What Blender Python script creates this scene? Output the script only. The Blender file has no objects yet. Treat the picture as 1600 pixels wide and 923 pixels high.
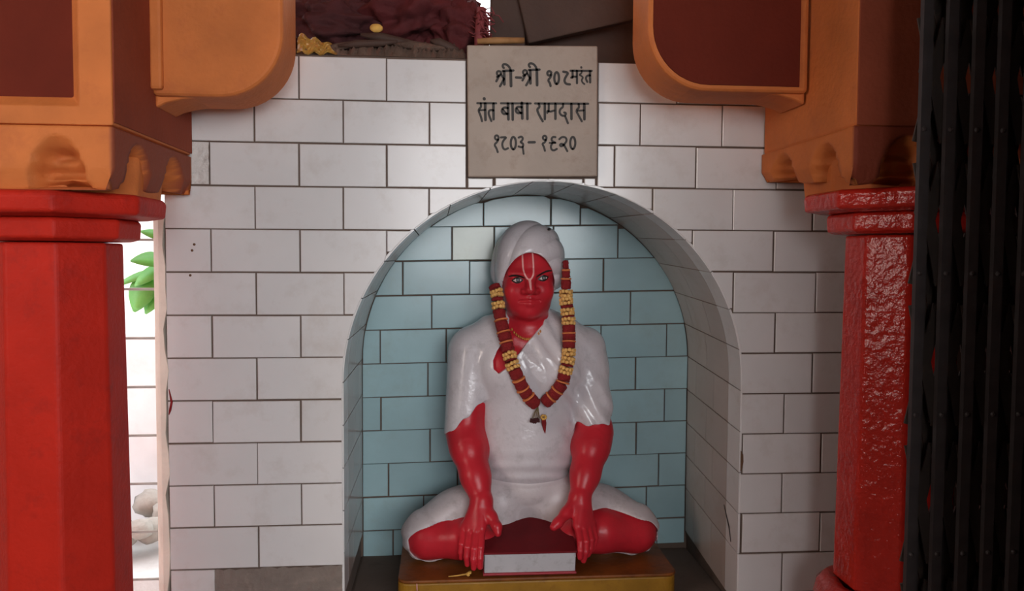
import bpy, bmesh, math, random
import numpy as np
from mathutils import Matrix, Vector
random.seed(7)
rng = np.random.default_rng(7)
S = bpy.context.scene
COL = S.collection
PI = math.pi

# ------------------------------------------------------------------ camera
F_PX = 1243.0
EYE = np.array([0.0, -1.913, 1.35])
yv = np.array([-106, 61.5, F_PX]); yv /= np.linalg.norm(yv)
xv = np.array([14500, -19.0, F_PX]); xv -= yv * (xv @ yv); xv /= np.linalg.norm(xv)
zv = np.cross(yv, xv)
zv = zv if zv[1] > 0 else -zv
R3 = np.array([xv, yv, zv])
cam_d = bpy.data.cameras.new('camera')
cam_d.sensor_width = 36.0
cam_d.lens = 36.0 * F_PX / 1600.0
cam_d.clip_start = 0.02
cam = bpy.data.objects.new('camera', cam_d); COL.objects.link(cam)
r_, u_, f_ = R3 @ [1, 0, 0], R3 @ [0, 1, 0], R3 @ [0, 0, 1]
M = Matrix.Identity(4)
for i in range(3):
    M[i][0], M[i][1], M[i][2], M[i][3] = r_[i], u_[i], -f_[i], EYE[i]
cam.matrix_world = M
S.camera = cam

# ------------------------------------------------------------------ light
W = bpy.data.worlds.new('daylight'); S.world = W; W.use_nodes = True
bg = W.node_tree.nodes['Background']
bg.inputs[0].default_value = (0.93, 0.96, 1.0, 1); bg.inputs[1].default_value = 4.0

def area(name, loc, target, sx, sy, power, color):
    d = bpy.data.lights.new(name, 'AREA'); d.shape = 'RECTANGLE'; d.size = sx; d.size_y = sy
    d.energy = power; d.color = color
    o = bpy.data.objects.new(name, d); COL.objects.link(o); o.location = loc
    o.rotation_euler = (Vector(target) - Vector(loc)).to_track_quat('-Z', 'Y').to_euler()
    return o
area('daylight_back_opening', (1.10, -4.38, 1.78), (0.2, 0.0, 1.3), 3.0, 1.3, 63, (0.985, 0.985, 1.0))
area('daylight_left_opening', (-2.45, -1.9, 1.85), (0.6, -0.1, 1.4), 0.7, 1.1, 14, (1.0, 0.76, 0.58))
V = S.view_settings
V.view_transform = 'Standard'; V.look = 'None'; V.gamma = 1.0; V.use_curve_mapping = False
V.exposure = 0.08

# ------------------------------------------------------------------ helpers
def paint(name, col, rough=0.5, dirt=None, dirt_amt=0.0, scale=8.0, bump=0.0, bump_scale=60.0, rnd=0.0, spec=0.5, coat=0.0, var=0.12, world=False):
    """procedural paint: base colour with slow variation, dirt patches and fine relief"""
    m = bpy.data.materials.new(name); m.use_nodes = True
    nt = m.node_tree; N = nt.nodes; L = nt.links
    b = N['Principled BSDF']
    b.inputs['Roughness'].default_value = rough
    b.inputs['Specular IOR Level'].default_value = spec
    b.inputs['Coat Weight'].default_value = coat
    b.inputs['Coat Roughness'].default_value = 0.12
    tc = N.new('ShaderNodeTexCoord')
    if world:
        g = N.new('ShaderNodeNewGeometry'); co = g.outputs['Position']
    else:
        co = tc.outputs['Object']
    n1 = N.new('ShaderNodeTexNoise'); n1.inputs['Scale'].default_value = scale; n1.inputs['Detail'].default_value = 5
    L.new(co, n1.inputs['Vector'])
    mr = N.new('ShaderNodeMapRange'); mr.inputs[1].default_value = 0.25; mr.inputs[2].default_value = 0.75
    mr.inputs[3].default_value = 1 - var; mr.inputs[4].default_value = 1 + var
    L.new(n1.outputs[0], mr.inputs[0])
    mul = N.new('ShaderNodeVectorMath'); mul.operation = 'SCALE'; mul.inputs[0].default_value = col[:3]
    last = mr.outputs[0]
    if rnd:
        oi = N.new('ShaderNodeObjectInfo'); mr2 = N.new('ShaderNodeMapRange')
        mr2.inputs[3].default_value = 1 - rnd; mr2.inputs[4].default_value = 1 + rnd * 0.6
        L.new(oi.outputs['Random'], mr2.inputs[0])
        mm = N.new('ShaderNodeMath'); mm.operation = 'MULTIPLY'; L.new(last, mm.inputs[0]); L.new(mr2.outputs[0], mm.inputs[1]); last = mm.outputs[0]
    L.new(last, mul.inputs['Scale'])
    out = mul.outputs[0]
    if dirt:
        n2 = N.new('ShaderNodeTexNoise'); n2.inputs['Scale'].default_value = scale * 1.7; n2.inputs['Detail'].default_value = 8; n2.inputs['Roughness'].default_value = 0.7
        L.new(co, n2.inputs['Vector'])
        cr = N.new('ShaderNodeMapRange'); cr.inputs[1].default_value = 0.52; cr.inputs[2].default_value = 0.78
        cr.inputs[3].default_value = 0; cr.inputs[4].default_value = dirt_amt
        L.new(n2.outputs[0], cr.inputs[0])
        mx = N.new('ShaderNodeMix'); mx.data_type = 'RGBA'
        L.new(cr.outputs[0], mx.inputs[0]); L.new(out, mx.inputs[6]); mx.inputs[7].default_value = (*dirt, 1)
        out = mx.outputs[2]
    L.new(out, b.inputs['Base Color'])
    if bump:
        n3 = N.new('ShaderNodeTexNoise'); n3.inputs['Scale'].default_value = bump_scale; n3.inputs['Detail'].default_value = 4
        L.new(co, n3.inputs['Vector'])
        bp = N.new('ShaderNodeBump'); bp.inputs['Strength'].default_value = bump; bp.inputs['Distance'].default_value = 0.004
        L.new(n3.outputs[0], bp.inputs['Height']); L.new(bp.outputs[0], b.inputs['Normal'])
    return m

MT = dict(
    tile=paint('white_glazed_tile', (0.665, 0.645, 0.635), 0.2, (0.46, 0.39, 0.34), 0.5, 5, rnd=0.06, var=0.05, world=True),
    blue=paint('blue_glazed_tile', (0.34, 0.50, 0.53), 0.2, (0.30, 0.38, 0.36), 0.5, 6, rnd=0.08, var=0.08, world=True),
    pale=paint('pale_green_glazed_tile', (0.46, 0.52, 0.44), 0.2, (0.40, 0.38, 0.28), 0.4, 12, var=0.08),
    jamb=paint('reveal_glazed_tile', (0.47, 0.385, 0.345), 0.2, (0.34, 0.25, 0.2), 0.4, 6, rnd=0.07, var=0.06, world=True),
    core=paint('brown_cement_grout', (0.125, 0.085, 0.065), 0.9, (0.06, 0.04, 0.03), 0.7, 9, bump=0.5, bump_scale=45, world=True),
    cement=paint('rough_cement', (0.20, 0.16, 0.135), 0.9, (0.32, 0.25, 0.2), 0.6, 22, bump=0.8, bump_scale=70),
    chalk=paint('chalky_broken_plaster', (0.60, 0.57, 0.54), 0.85, (0.3, 0.26, 0.22), 0.8, 24, bump=0.9, bump_scale=90),
    cream=paint('cream_plaster', (0.78, 0.68, 0.58), 0.8, (0.5, 0.38, 0.3), 0.35, 12, bump=0.3),
    pink=paint('pink_plaster', (0.62, 0.36, 0.33), 0.8, None, 0, 8, bump=0.3),
    orange=paint('orange_wall_paint', (0.57, 0.165, 0.042), 0.65, (0.40, 0.10, 0.035), 0.5, 9, bump=0.4, bump_scale=90, var=0.16, spec=0.25),
    orange_dk=paint('maroon_wall_paint', (0.125, 0.016, 0.007), 0.75, (0.09, 0.013, 0.006), 0.4, 9, bump=0.35, bump_scale=90, spec=0.15),
    orange_br=paint('brown_wall_colour', (0.27, 0.058, 0.028), 0.75, (0.2, 0.05, 0.03), 0.4, 9, bump=0.35, bump_scale=90, spec=0.15),  # browner colour for one block's side and the other block's front
    red=paint('red_gloss_paint', (0.52, 0.024, 0.014), 0.16, (0.20, 0.012, 0.010), 0.55, 9, bump=0.9, bump_scale=60, var=0.1, spec=0.4),
    red_mat=paint('red_matt_paint', (0.47, 0.020, 0.010), 0.5, (0.18, 0.014, 0.012), 0.6, 9, bump=0.4, bump_scale=95, var=0.14, spec=0.14),
    skin=paint('statue_red_enamel', (0.52, 0.020, 0.032), 0.32, (0.33, 0.02, 0.028), 0.45, 16, bump=0.15, bump_scale=90, spec=0.32),
    robe=paint('statue_white_enamel', (0.645, 0.60, 0.625), 0.2, (0.30, 0.27, 0.27), 0.55, 11, bump=0.35, bump_scale=75, coat=0.4, var=0.06),
    dhoti=paint('statue_white_cloth_paint', (0.60, 0.54, 0.55), 0.42, (0.27, 0.23, 0.22), 0.65, 13, bump=0.25, bump_scale=60, var=0.08),
    eye_white=paint('eye_white_paint', (0.60, 0.45, 0.42), 0.25, var=0.02),
    black=paint('black_paint', (0.012, 0.009, 0.009), 0.4, var=0.02),
    letter=paint('black_sign_paint', (0.020, 0.014, 0.010), 0.6, var=0.1),
    tilak=paint('pale_pink_paint', (0.78, 0.36, 0.34), 0.4, var=0.05),
    gold=paint('gold_paint', (0.55, 0.22, 0.05), 0.4, var=0.2, scale=60),
    petal_red=paint('garland_red_velvet', (0.27, 0.010, 0.012), 0.9, (0.12, 0.004, 0.006), 0.5, 90, bump=1.0, bump_scale=400, var=0.2),
    petal_yel=paint('garland_yellow_flower', (0.80, 0.46, 0.14), 0.8, (0.52, 0.22, 0.06), 0.5, 140, bump=0.6, bump_scale=300, var=0.2),
    ring_or=paint('garland_orange_ring', (0.68, 0.20, 0.06), 0.7, var=0.15, scale=90),
    olive=paint('dry_brass_wire', (0.16, 0.11, 0.045), 0.5, var=0.3, scale=120),
    slab=paint('grey_marble_slab', (0.33, 0.255, 0.20), 0.5, (0.20, 0.125, 0.08), 0.7, 9, bump=0.12, bump_scale=120, var=0.12),
    pages=paint('white_page_edges', (0.52, 0.50, 0.52), 0.6, (0.27, 0.25, 0.24), 0.7, 22, var=0.05),
    cover=paint('maroon_book_cover', (0.15, 0.008, 0.012), 0.65, (0.09, 0.008, 0.01), 0.5, 20, var=0.1, spec=0.15),
    cover_edge=paint('red_book_edge', (0.36, 0.035, 0.05), 0.55, var=0.1, scale=40),
    plinth_y=paint('yellow_gloss_paint', (0.30, 0.145, 0.014), 0.42, (0.15, 0.055, 0.012), 0.8, 16, bump=0.3, var=0.2, spec=0.25),
    plinth_b=paint('brown_gloss_paint', (0.20, 0.062, 0.012), 0.42, (0.07, 0.018, 0.010), 0.85, 14, bump=0.3, var=0.3, spec=0.2),
    iron=paint('black_iron', (0.034, 0.027, 0.027), 0.5, (0.05, 0.025, 0.018), 0.6, 30, bump=0.2, var=0.3),
    iron_lat=paint('worn_brown_iron', (0.040, 0.028, 0.022), 0.5, (0.09, 0.05, 0.03), 0.6, 25, bump=0.2, var=0.3),
    cloth=paint('red_cloth', (0.085, 0.008, 0.009), 0.85, (0.09, 0.006, 0.01), 0.6, 14, bump=0.4, bump_scale=220, var=0.25),
    cloth2=paint('maroon_cloth', (0.05, 0.007, 0.008), 0.85, (0.06, 0.006, 0.008), 0.6, 14, bump=0.4, bump_scale=220, var=0.25),
    fringe=paint('pink_fringe', (0.22, 0.04, 0.045), 0.8, var=0.3, scale=60),
    packet=paint('yellow_packet_foil', (0.42, 0.24, 0.05), 0.35, (0.32, 0.045, 0.02), 0.98, 34, var=0.2),
    wood=paint('dark_timber', (0.062, 0.032, 0.022), 0.75, (0.05, 0.026, 0.018), 0.7, 9, bump=0.5, bump_scale=50, var=0.25),
    debris=paint('mud_brown_debris', (0.10, 0.06, 0.042), 0.9, (0.24, 0.085, 0.055), 0.6, 28, bump=0.9, bump_scale=120, var=0.35),
    stick=paint('yellow_brown_stick', (0.34, 0.17, 0.06), 0.7, (0.2, 0.08, 0.03), 0.6, 40, var=0.2),
    dark=paint('dark_wall', (0.05, 0.04, 0.04), 0.8, None, 0, 6),
    dusk=paint('porch_wall_paint', (0.16, 0.10, 0.085), 0.8, None, 0, 6),
    floor=paint('stone_floor', (0.13, 0.105, 0.095), 0.6, (0.12, 0.1, 0.09), 0.6, 5, bump=0.2),
    ceil=paint('ceiling_plaster', (0.15, 0.11, 0.09), 0.8, None, 0, 5),
    white_out=paint('whitewashed_wall', (0.85, 0.83, 0.82), 0.8, (0.7, 0.55, 0.5), 0.3, 4, bump=0.3),
    pink_out=paint('pink_step_paint', (0.75, 0.42, 0.38), 0.8, var=0.1),
    ground=paint('pale_ground', (0.52, 0.5, 0.48), 0.9, (0.38, 0.36, 0.33), 0.6, 6, bump=0.5),
    stone=paint('grey_rubble', (0.36, 0.33, 0.29), 0.9, (0.22, 0.2, 0.17), 0.7, 12, bump=0.9, bump_scale=40, var=0.25),
    leaf=paint('green_leaf', (0.10, 0.36, 0.05), 0.45, (0.2, 0.45, 0.12), 0.5, 12, var=0.25),
    stem=paint('green_stem', (0.26, 0.36, 0.16), 0.6, var=0.1),
    blue_bin=paint('blue_paint', (0.12, 0.36, 0.5), 0.5, var=0.1),
    bar=paint('white_painted_bar', (0.42, 0.40, 0.38), 0.6, var=0.15, scale=30),
    dryfl=paint('dried_yellow_flower', (0.62, 0.36, 0.08), 0.8, var=0.3, scale=60),
    chip=paint('brown_chip', (0.12, 0.06, 0.03), 0.9, var=0.2, scale=40),
)

def two_colours(name, col2):
    """the orange wall paint mixed towards a second colour where the mesh is marked"""
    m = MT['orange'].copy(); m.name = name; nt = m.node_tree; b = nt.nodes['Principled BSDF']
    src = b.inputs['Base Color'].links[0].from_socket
    at = nt.nodes.new('ShaderNodeAttribute'); at.attribute_name = 'second_colour'
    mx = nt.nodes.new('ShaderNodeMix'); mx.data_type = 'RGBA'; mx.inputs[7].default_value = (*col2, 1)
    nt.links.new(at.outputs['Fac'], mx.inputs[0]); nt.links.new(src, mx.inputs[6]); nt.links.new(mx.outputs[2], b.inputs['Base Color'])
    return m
MT['skirt_left'] = two_colours('orange_and_brown_colour', (0.27, 0.062, 0.030))
MT['skirt_right'] = two_colours('orange_and_maroon_colour', (0.20, 0.036, 0.016))

def link(name, me, mat, parent=None, smooth=False):
    o = bpy.data.objects.new(name, me); COL.objects.link(o)
    if mat is not None:
        mats = mat if isinstance(mat, (list, tuple)) else [mat]
        if not len(me.materials):
            for k in mats: me.materials.append(MT[k])
    if smooth: me.polygons.foreach_set('use_smooth', [True] * len(me.polygons))
    if parent: o.parent = parent
    return o

def tag(o, label, cat, group=None, kind=None):
    if label: o['label'] = label
    if cat: o['category'] = cat
    if group: o['group'] = group
    if kind: o['kind'] = kind
    return o

def empty(name, loc, label=None, cat=None, group=None):
    o = bpy.data.objects.new(name, None); COL.objects.link(o); o.location = loc; o.empty_display_size = 0.05
    return tag(o, label, cat, group)

def pmesh(name, v, f):
    me = bpy.data.meshes.new(name); me.from_pydata([tuple(map(float, p)) for p in v], [], f); me.validate(); me.update(); return me

def recenter(o):
    """put the origin of a mesh object into its middle (object at its place, mesh around zero)"""
    me = o.data; n = len(me.vertices); a = np.empty(n * 3, np.float32); me.vertices.foreach_get('co', a); a = a.reshape(-1, 3)
    c = (a.min(0) + a.max(0)) / 2
    me.vertices.foreach_set('co', (a - c).ravel()); me.update(); o.location = Vector(o.location) + Vector(c.tolist()); return o

def bev(o, w=0.004, seg=2, ang=30):
    m = o.modifiers.new('bevel', 'BEVEL'); m.width = w; m.segments = seg; m.limit_method = 'ANGLE'; m.angle_limit = math.radians(ang)
    return o

def box(name, lo, hi, mat, parent=None, bevel=0.0):
    x0, y0, z0 = lo; x1, y1, z1 = hi
    v = [(x0, y0, z0), (x1, y0, z0), (x1, y1, z0), (x0, y1, z0), (x0, y0, z1), (x1, y0, z1), (x1, y1, z1), (x0, y1, z1)]
    f = [(3, 2, 1, 0), (4, 5, 6, 7), (0, 1, 5, 4), (1, 2, 6, 5), (2, 3, 7, 6), (3, 0, 4, 7)]
    o = link(name, pmesh(name, v, f), mat, parent); recenter(o)
    if bevel: bev(o, bevel)
    return o

def prism_xz(name, pts, y0, y1, mat, parent=None):
    """closed XZ outline (counter-clockwise seen from the front, -Y) extruded from y0 (front) to y1"""
    n = len(pts)
    v = [(p[0], y0, p[1]) for p in pts] + [(p[0], y1, p[1]) for p in pts]
    f = [tuple(range(n)), tuple(range(2 * n - 1, n - 1, -1))] + [(i, i + n, (i + 1) % n + n, (i + 1) % n) for i in range(n)]
    o = link(name, pmesh(name, v, f), mat, parent); return recenter(o)

def tube(path, rad, n=8, closed=False, caps=True):
    """verts and faces of a tube along a path; rad number or list"""
    P = np.array(path, float); m = len(P)
    R = np.full(m, rad) if np.isscalar(rad) else np.array(rad, float)
    T = np.gradient(P, axis=0) if not closed else np.roll(P, -1, 0) - np.roll(P, 1, 0)
    T /= np.linalg.norm(T, axis=1)[:, None] + 1e-12
    ref = np.array([0, 0, 1.0]) if abs(T[0] @ [0, 0, 1]) < 0.9 else np.array([1.0, 0, 0])
    v = []; U = np.cross(T[0], ref); U /= np.linalg.norm(U)
    for i in range(m):
        U = U - T[i] * (U @ T[i]); U /= np.linalg.norm(U) + 1e-12; B = np.cross(T[i], U)
        for k in range(n):
            a = 2 * PI * k / n; v.append(P[i] + R[i] * (math.cos(a) * U + math.sin(a) * B))
    f = []
    for i in range(m if closed else m - 1):
        j = (i + 1) % m
        for k in range(n):
            l = (k + 1) % n; f.append((i * n + k, i * n + l, j * n + l, j * n + k))
    if caps and not closed:
        f.append(tuple(range(n - 1, -1, -1))); f.append(tuple(range((m - 1) * n, m * n)))
    return v, f

def tube_obj(name, path, rad, mat, parent=None, n=8, closed=False):
    v, f = tube(path, rad, n, closed); o = link(name, pmesh(name, v, f), mat, parent, smooth=True); return recenter(o)

class MB:
    def __init__(s): s.v = []; s.f = []
    def add(s, v, f):
        k = len(s.v); s.v += [tuple(map(float, p)) for p in v]; s.f += [tuple(i + k for i in q) for q in f]; return s
    def obj(s, name, mat, parent=None, smooth=False): return recenter(link(name, pmesh(name, s.v, s.f), mat, parent, smooth))

# ------------------------------------------------------------------ the tiled wall and its arched niche
CX, RAD, ZS = 0.249, 0.488, 1.043           # niche: centre, half width, springing height
DEP = 0.435
WL, WR = -0.647, 1.62
WTOP = 1.818
ZF = 0.456                                   # niche floor

def arc_left(z):
    h = z - ZS
    if h <= 0: return CX - RAD
    return CX - math.sqrt(max(RAD * RAD - h * h, 0)) if h < RAD else 9
def arc_right(z):
    h = z - ZS
    if h <= 0: return CX + RAD
    return CX + math.sqrt(max(RAD * RAD - h * h, 0)) if h < RAD else -9

# solid wall core: piers, spandrel over the arch, back slab (joined: one masonry body)
core = MB()
def addbox(mb, lo, hi):
    x0, y0, z0 = lo; x1, y1, z1 = hi
    mb.add([(x0, y0, z0), (x1, y0, z0), (x1, y1, z0), (x0, y1, z0), (x0, y0, z1), (x1, y0, z1), (x1, y1, z1), (x0, y1, z1)],
           [(3, 2, 1, 0), (4, 5, 6, 7), (0, 1, 5, 4), (1, 2, 6, 5), (2, 3, 7, 6), (3, 0, 4, 7)])
RO = RAD + 0.0065
YC = 0.0045
addbox(core, (WL, YC, 0), (CX - RO, 0.50, ZS)); addbox(core, (CX + RO, YC, 0), (WR, 0.50, ZS))
addbox(core, (CX - RO, YC, 0), (CX + RO, 0.50, ZF))
n = 48
for i in range(n):
    a0, a1 = PI - PI * i / n, PI - PI * (i + 1) / n
    xa, za, xb, zb = CX + RO * math.cos(a0), ZS + RO * math.sin(a0), CX + RO * math.cos(a1), ZS + RO * math.sin(a1)
    core.add([(xa, YC, za), (xb, YC, zb), (xb, YC, WTOP), (xa, YC, WTOP), (xa, 0.5, za), (xb, 0.5, zb), (xb, 0.5, WTOP), (xa, 0.5, WTOP)],
             [(0, 1, 2, 3), (7, 6, 5, 4), (0, 4, 5, 1), (2, 6, 7, 3)])
addbox(core, (WL, YC, ZS), (CX - RO, 0.50, WTOP)); addbox(core, (CX + RO, YC, ZS), (WR, 0.50, WTOP))
addbox(core, (CX - RO - 0.01, DEP + 0.006, ZF - 0.02), (CX + RO + 0.01, 0.52, ZS + RO + 0.01))
wall = core.obj('wall_shrine', 'core'); wall['kind'] = 'structure'
wall_c = Vector(wall.location)

def under(o, parent):
    """parent keeping the world place (parents here are only translated)"""
    o.parent = parent; o.location = Vector(o.location) - Vector(parent.location); return o

def poly_tile(pts, yf, thick, b, mat, name='tile', parent=None, tilt=True, cache=None):
    """bevelled slab with the XZ outline pts (ccw from the front), front at yf"""
    P = np.array(pts, float); c = (P.min(0) + P.max(0)) / 2; Q = P - c; m = len(Q)
    e0 = Q - np.roll(Q, 1, 0); e1 = np.roll(Q, -1, 0) - Q
    n0 = np.stack([-e0[:, 1], e0[:, 0]], 1); n0 /= np.linalg.norm(n0, axis=1)[:, None] + 1e-9
    n1 = np.stack([-e1[:, 1], e1[:, 0]], 1); n1 /= np.linalg.norm(n1, axis=1)[:, None] + 1e-9
    mi = n0 + n1; mi /= np.maximum(np.sum(mi * n0, axis=1), 0.5)[:, None] + 1e-9
    In = Q + mi * b * 1.0
    v = [(p[0], 0, p[1]) for p in In] + [(p[0], b * 0.8, p[1]) for p in Q] + [(p[0], thick, p[1]) for p in Q]
    f = [tuple(range(m))]
    for r in (0, 1):
        f += [(r * m + i, (r + 1) * m + i, (r + 1) * m + (i + 1) % m, r * m + (i + 1) % m) for i in range(m)]
    if cache is not None and cache[0] in cache[1]: me = cache[1][cache[0]]
    else:
        me = pmesh(name, v, f)
        if cache is not None: cache[1][cache[0]] = me
    o = link(name, me, mat); o.location = (c[0], yf, c[1])
    if tilt:
        o.rotation_euler = (random.gauss(0, 0.0028), random.gauss(0, 0.0012), random.gauss(0, 0.0028))
        o.location.x += random.gauss(0, 0.0005); o.location.z += random.gauss(0, 0.0005)
    if parent: under(o, parent)
    return o

CACHE = {}
G = 0.0018        # half joint
def wall_tile(x0, x1, z0, z1, side):
    x0 += G; x1 -= G; z0 += G; z1 -= G
    zs = np.linspace(z0, z1, 11)
    if side == 'L': xl = [x0] * 11; xr = [min(x1, arc_left(z) - 0.0025) for z in zs]
    elif side == 'R': xl = [max(x0, arc_right(z) + 0.0025) for z in zs]; xr = [x1] * 11
    else: xl = [max(x0, arc_left(z) + 0.001 if z < ZS + RAD else 9) for z in zs]; xr = [min(x1, arc_right(z) - 0.001 if z < ZS + RAD else -9) for z in zs]
    ok = [i for i in range(11) if xr[i] - xl[i] > 0.006]
    if len(ok) < 2: return None
    full = len(ok) == 11 and max(xl) - min(xl) < 1e-6 and max(xr) - min(xr) < 1e-6
    if full: return [(xl[0], z0), (xr[0], z0), (xr[0], z1), (xl[0], z1)]
    rt = [(xr[i], zs[i]) for i in ok]; lf = [(xl[i], zs[i]) for i in reversed(ok)]
    def thin(a): return [a[0]] + [a[i] for i in range(1, len(a) - 1) if abs(a[i][0] - a[i - 1][0]) > 1e-6 or abs(a[i + 1][0] - a[i][0]) > 1e-6] + [a[-1]]
    return thin(lf[::-1])[::-1][-1:] + thin(rt) + thin(lf)[:-1] if False else thin(rt) + thin(lf)

def lay(x0, x1, z0, z1, side, mat='tile'):
    p = wall_tile(x0, x1, z0, z1, side)
    if not p: return
    key = None
    if len(p) == 4: key = (round(p[1][0] - p[0][0], 3), round(p[2][1] - p[1][1], 3), mat)
    return poly_tile(p, 0.0, 0.0055, 0.0014, mat, parent=wall, cache=(key, CACHE) if key else None)

def cuts(joints, a, b, pitch=0.204, minw=0.028):
    js = sorted(joints); 
    while js[0] - pitch > a: js.insert(0, js[0] - pitch)
    while js[-1] + pitch < b: js.append(js[-1] + pitch)
    js = [j for j in js if a + minw < j < b - minw]
    return list(zip([a] + js, js + [b]))

for k in range(14):
    z1 = 1.8145 - 0.101 * k; z0 = z1 - 0.101
    js = [-0.543, -0.339, -0.136] if k % 2 == 0 else [-0.441, -0.237, -0.035]
    end = 0.0525 if k < 3 else 0.30
    for a, b in cuts(js, WL, end):
        if k == 12 and a > -0.56: continue          # fallen tiles: bare cement below
        if k == 2 and a < -0.6: continue            # broken away beside the bracket
        lay(a, b, z0, z1, 'L')
RJ = [[0.564], [0.473, 0.677], [0.411, 0.613], [0.507, 0.709], [0.608, 0.814], [0.713, 0.925], [0.62, 0.822], [0.922], [0.85], [0.949], [0.849], [0.951], [0.854], [0.95]]
for k in range(14):
    z1 = 1.823 - 0.1015 * k; z0 = z1 - 0.1015
    for a, b in cuts(RJ[k], 0.3685 if k < 3 else 0.25, WR - 0.4): 
        if k == 0: z1 = 1.8175
        lay(a, b, z0, z1, 'R')
# slivers of tile between the arch and the inscription slab
for a, b, zt in ((0.056, 0.118, 1.5375), (0.12, 0.249, 1.5385)):
    lay(a, b, 1.512, zt, 'L', 'tile')
for a, b, zt in ((0.249, 0.335, 1.5395), (0.337, 0.3665, 1.541)):
    lay(a, b, 1.512, zt, 'R', 'tile')
# bare rough cement where the tiles fell off
cem = []
nx, nz = 22, 8
for j in range(nz + 1):
    for i in range(nx + 1):
        x = -0.551 + (-0.244 + 0.551) * i / nx; z = 0.505 + (0.602 - 0.505) * j / nz
        if j == nz: z += random.uniform(-0.004, 0.003)
        cem.append((x, 0.0015 + random.uniform(-0.0015, 0.0022), z))
cf = [(j * (nx + 1) + i, j * (nx + 1) + i + 1, (j + 1) * (nx + 1) + i + 1, (j + 1) * (nx + 1) + i) for j in range(nz) for i in range(nx)]
cp = recenter(link('cement_patch', pmesh('cement_patch', cem, cf), 'cement')); under(cp, wall)
# broken plaster beside the bracket
v = []
for j in range(9):
    for i in range(9):
        x = -0.645 + 0.100 * i / 8; z = 1.514 + 0.097 * j / 8
        v.append((x, 0.0005 + random.uniform(-0.002, 0.003), z))
f = [(j * 9 + i, j * 9 + i + 1, (j + 1) * 9 + i + 1, (j + 1) * 9 + i) for j in range(8) for i in range(8)]
o = recenter(link('plaster_patch', pmesh('plaster_patch', v, f), 'chalk')); under(o, wall)
# chipped corner and scratch on the niche's right edge
for pts, nm in (([(0.7405, 0.868), (0.7465, 0.858), (0.7475, 0.84), (0.7445, 0.822), (0.7405, 0.815)], 'chip'),):
    o = prism_xz(nm, pts, -0.0006, 0.002, 'chip'); under(o, wall)
o = tube_obj('chip', [(-0.642, -0.0006, 1.035), (-0.636, -0.001, 1.005), (-0.64, -0.0008, 0.985), (-0.643, -0.0006, 0.975)], [0.001, 0.003, 0.003, 0.001], 'petal_red', None, 5); under(o, wall)
for px, pz in ((-0.58, 1.374), (-0.59, 1.302), (-0.585, 1.36)):
    o = tube_obj('nail_hole', [(px, -0.001, pz), (px, 0.0005, pz)], 0.0032, 'chip', None, 7); under(o, wall)
o = tube_obj('scratch', [(CX + RAD - 0.0012, 0.10, 0.70), (CX + RAD - 0.0012, 0.06, 0.655), (CX + RAD - 0.0012, 0.045, 0.62)], [0.0008, 0.0018, 0.0008], 'black', None, 5); under(o, wall)

# blue tiles on the niche's back wall
BR = [(1.432, [0.115, 0.315, 0.403]), (1.332, [0.023, 0.147, 0.323, 0.517]), (1.232, [-0.121, 0.075, 0.275, 0.475]), (1.132, [-0.037, 0.16, 0.36, 0.558]),
      (1.032, [-0.187, 0.006, 0.27, 0.469, 0.671]), (0.933, [-0.047, 0.15, 0.37, 0.576]), (0.834, [-0.185, 0.02, 0.22, 0.44, 0.667]), (0.735, [-0.041, 0.17, 0.38, 0.581]),
      (0.636, [-0.163, 0.04, 0.24, 0.45, 0.652]), (0.535, [-0.06, 0.2, 0.41, 0.615]), (0.456, [-0.15, 0.05, 0.25, 0.45, 0.65])]
for z0, js in BR:
    top = z0 + (0.1 if z0 > 0.5 else 0.079)
    xs = [CX - RAD] + js + [CX + RAD]
    for a, b in zip(xs[:-1], xs[1:]):
        sh = 0.0195 * ((a + b) / 2 + 0.213)
        p = wall_tile(a, b, z0 + sh, top + sh, 'B')
        if not p: continue
        mat = 'pale' if (abs(a - 0.023) < 1e-6 and z0 == 1.332) else 'blue'
        q = [(x, z + 0.0195 * (x - (a + b) / 2)) for x, z in p]
        poly_tile(q, DEP, 0.0055, 0.0014, mat, parent=wall)

# reveal tiles: straight jambs and the curved soffit
ZJ = 0.40
H1 = ZS - ZJ; ARC = PI * RAD; STOT = 2 * H1 + ARC
def prof(s, r=0.0):
    if s < H1: return (CX + RAD + r, ZJ + s)
    if s < H1 + ARC:
        a = (s - H1) / RAD; return (CX + (RAD + r) * math.cos(a), ZS + (RAD + r) * math.sin(a))
    return (CX - RAD - r, ZS - (s - H1 - ARC))
sj = [0.07] + [0.205 + 0.1035 * j for j in range(26)]
sj = [s for s in sj if s < STOT - 0.06]
for j, (sa, sb) in enumerate(zip(sj[:-1], sj[1:])):
    dj = [0.001, 0.087, 0.258, DEP - 0.001] if j % 2 else [0.001, 0.087, 0.200, 0.352, DEP - 0.001]
    for ya, yb in zip(dj[:-1], dj[1:]):
        ya += 0.0009; yb -= 0.0009
        v = []; K = 4
        for lay_r in (0.0, 0.0055):
            for y in (ya, yb):
                for i in range(K + 1):
                    s = sa + G * 0.8 + (sb - sa - 1.6 * G) * i / K
                    sft = 0.046 * max(0.0, 1 - s / 1.9) * y / DEP
                    x, z = prof(s + sft, lay_r); v.append((x, y, z))
        m = K + 1
        f = []
        for i in range(K):
            f.append((i, m + i, m + i + 1, i + 1))
            f.append((2 * m + i, i, i + 1, 2 * m + i + 1)); f.append((m + i, 3 * m + i, 3 * m + i + 1, m + i + 1))
        f += [(0, 2 * m, 3 * m, m), (K, m + K, 3 * m + K, 2 * m + K)]
        o = recenter(link('tile', pmesh('reveal_tile', v, f), 'tile' if yb < 0.1 else 'jamb')); under(o, wall)  # paler outer band: the light it catches is put into the colour

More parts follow.
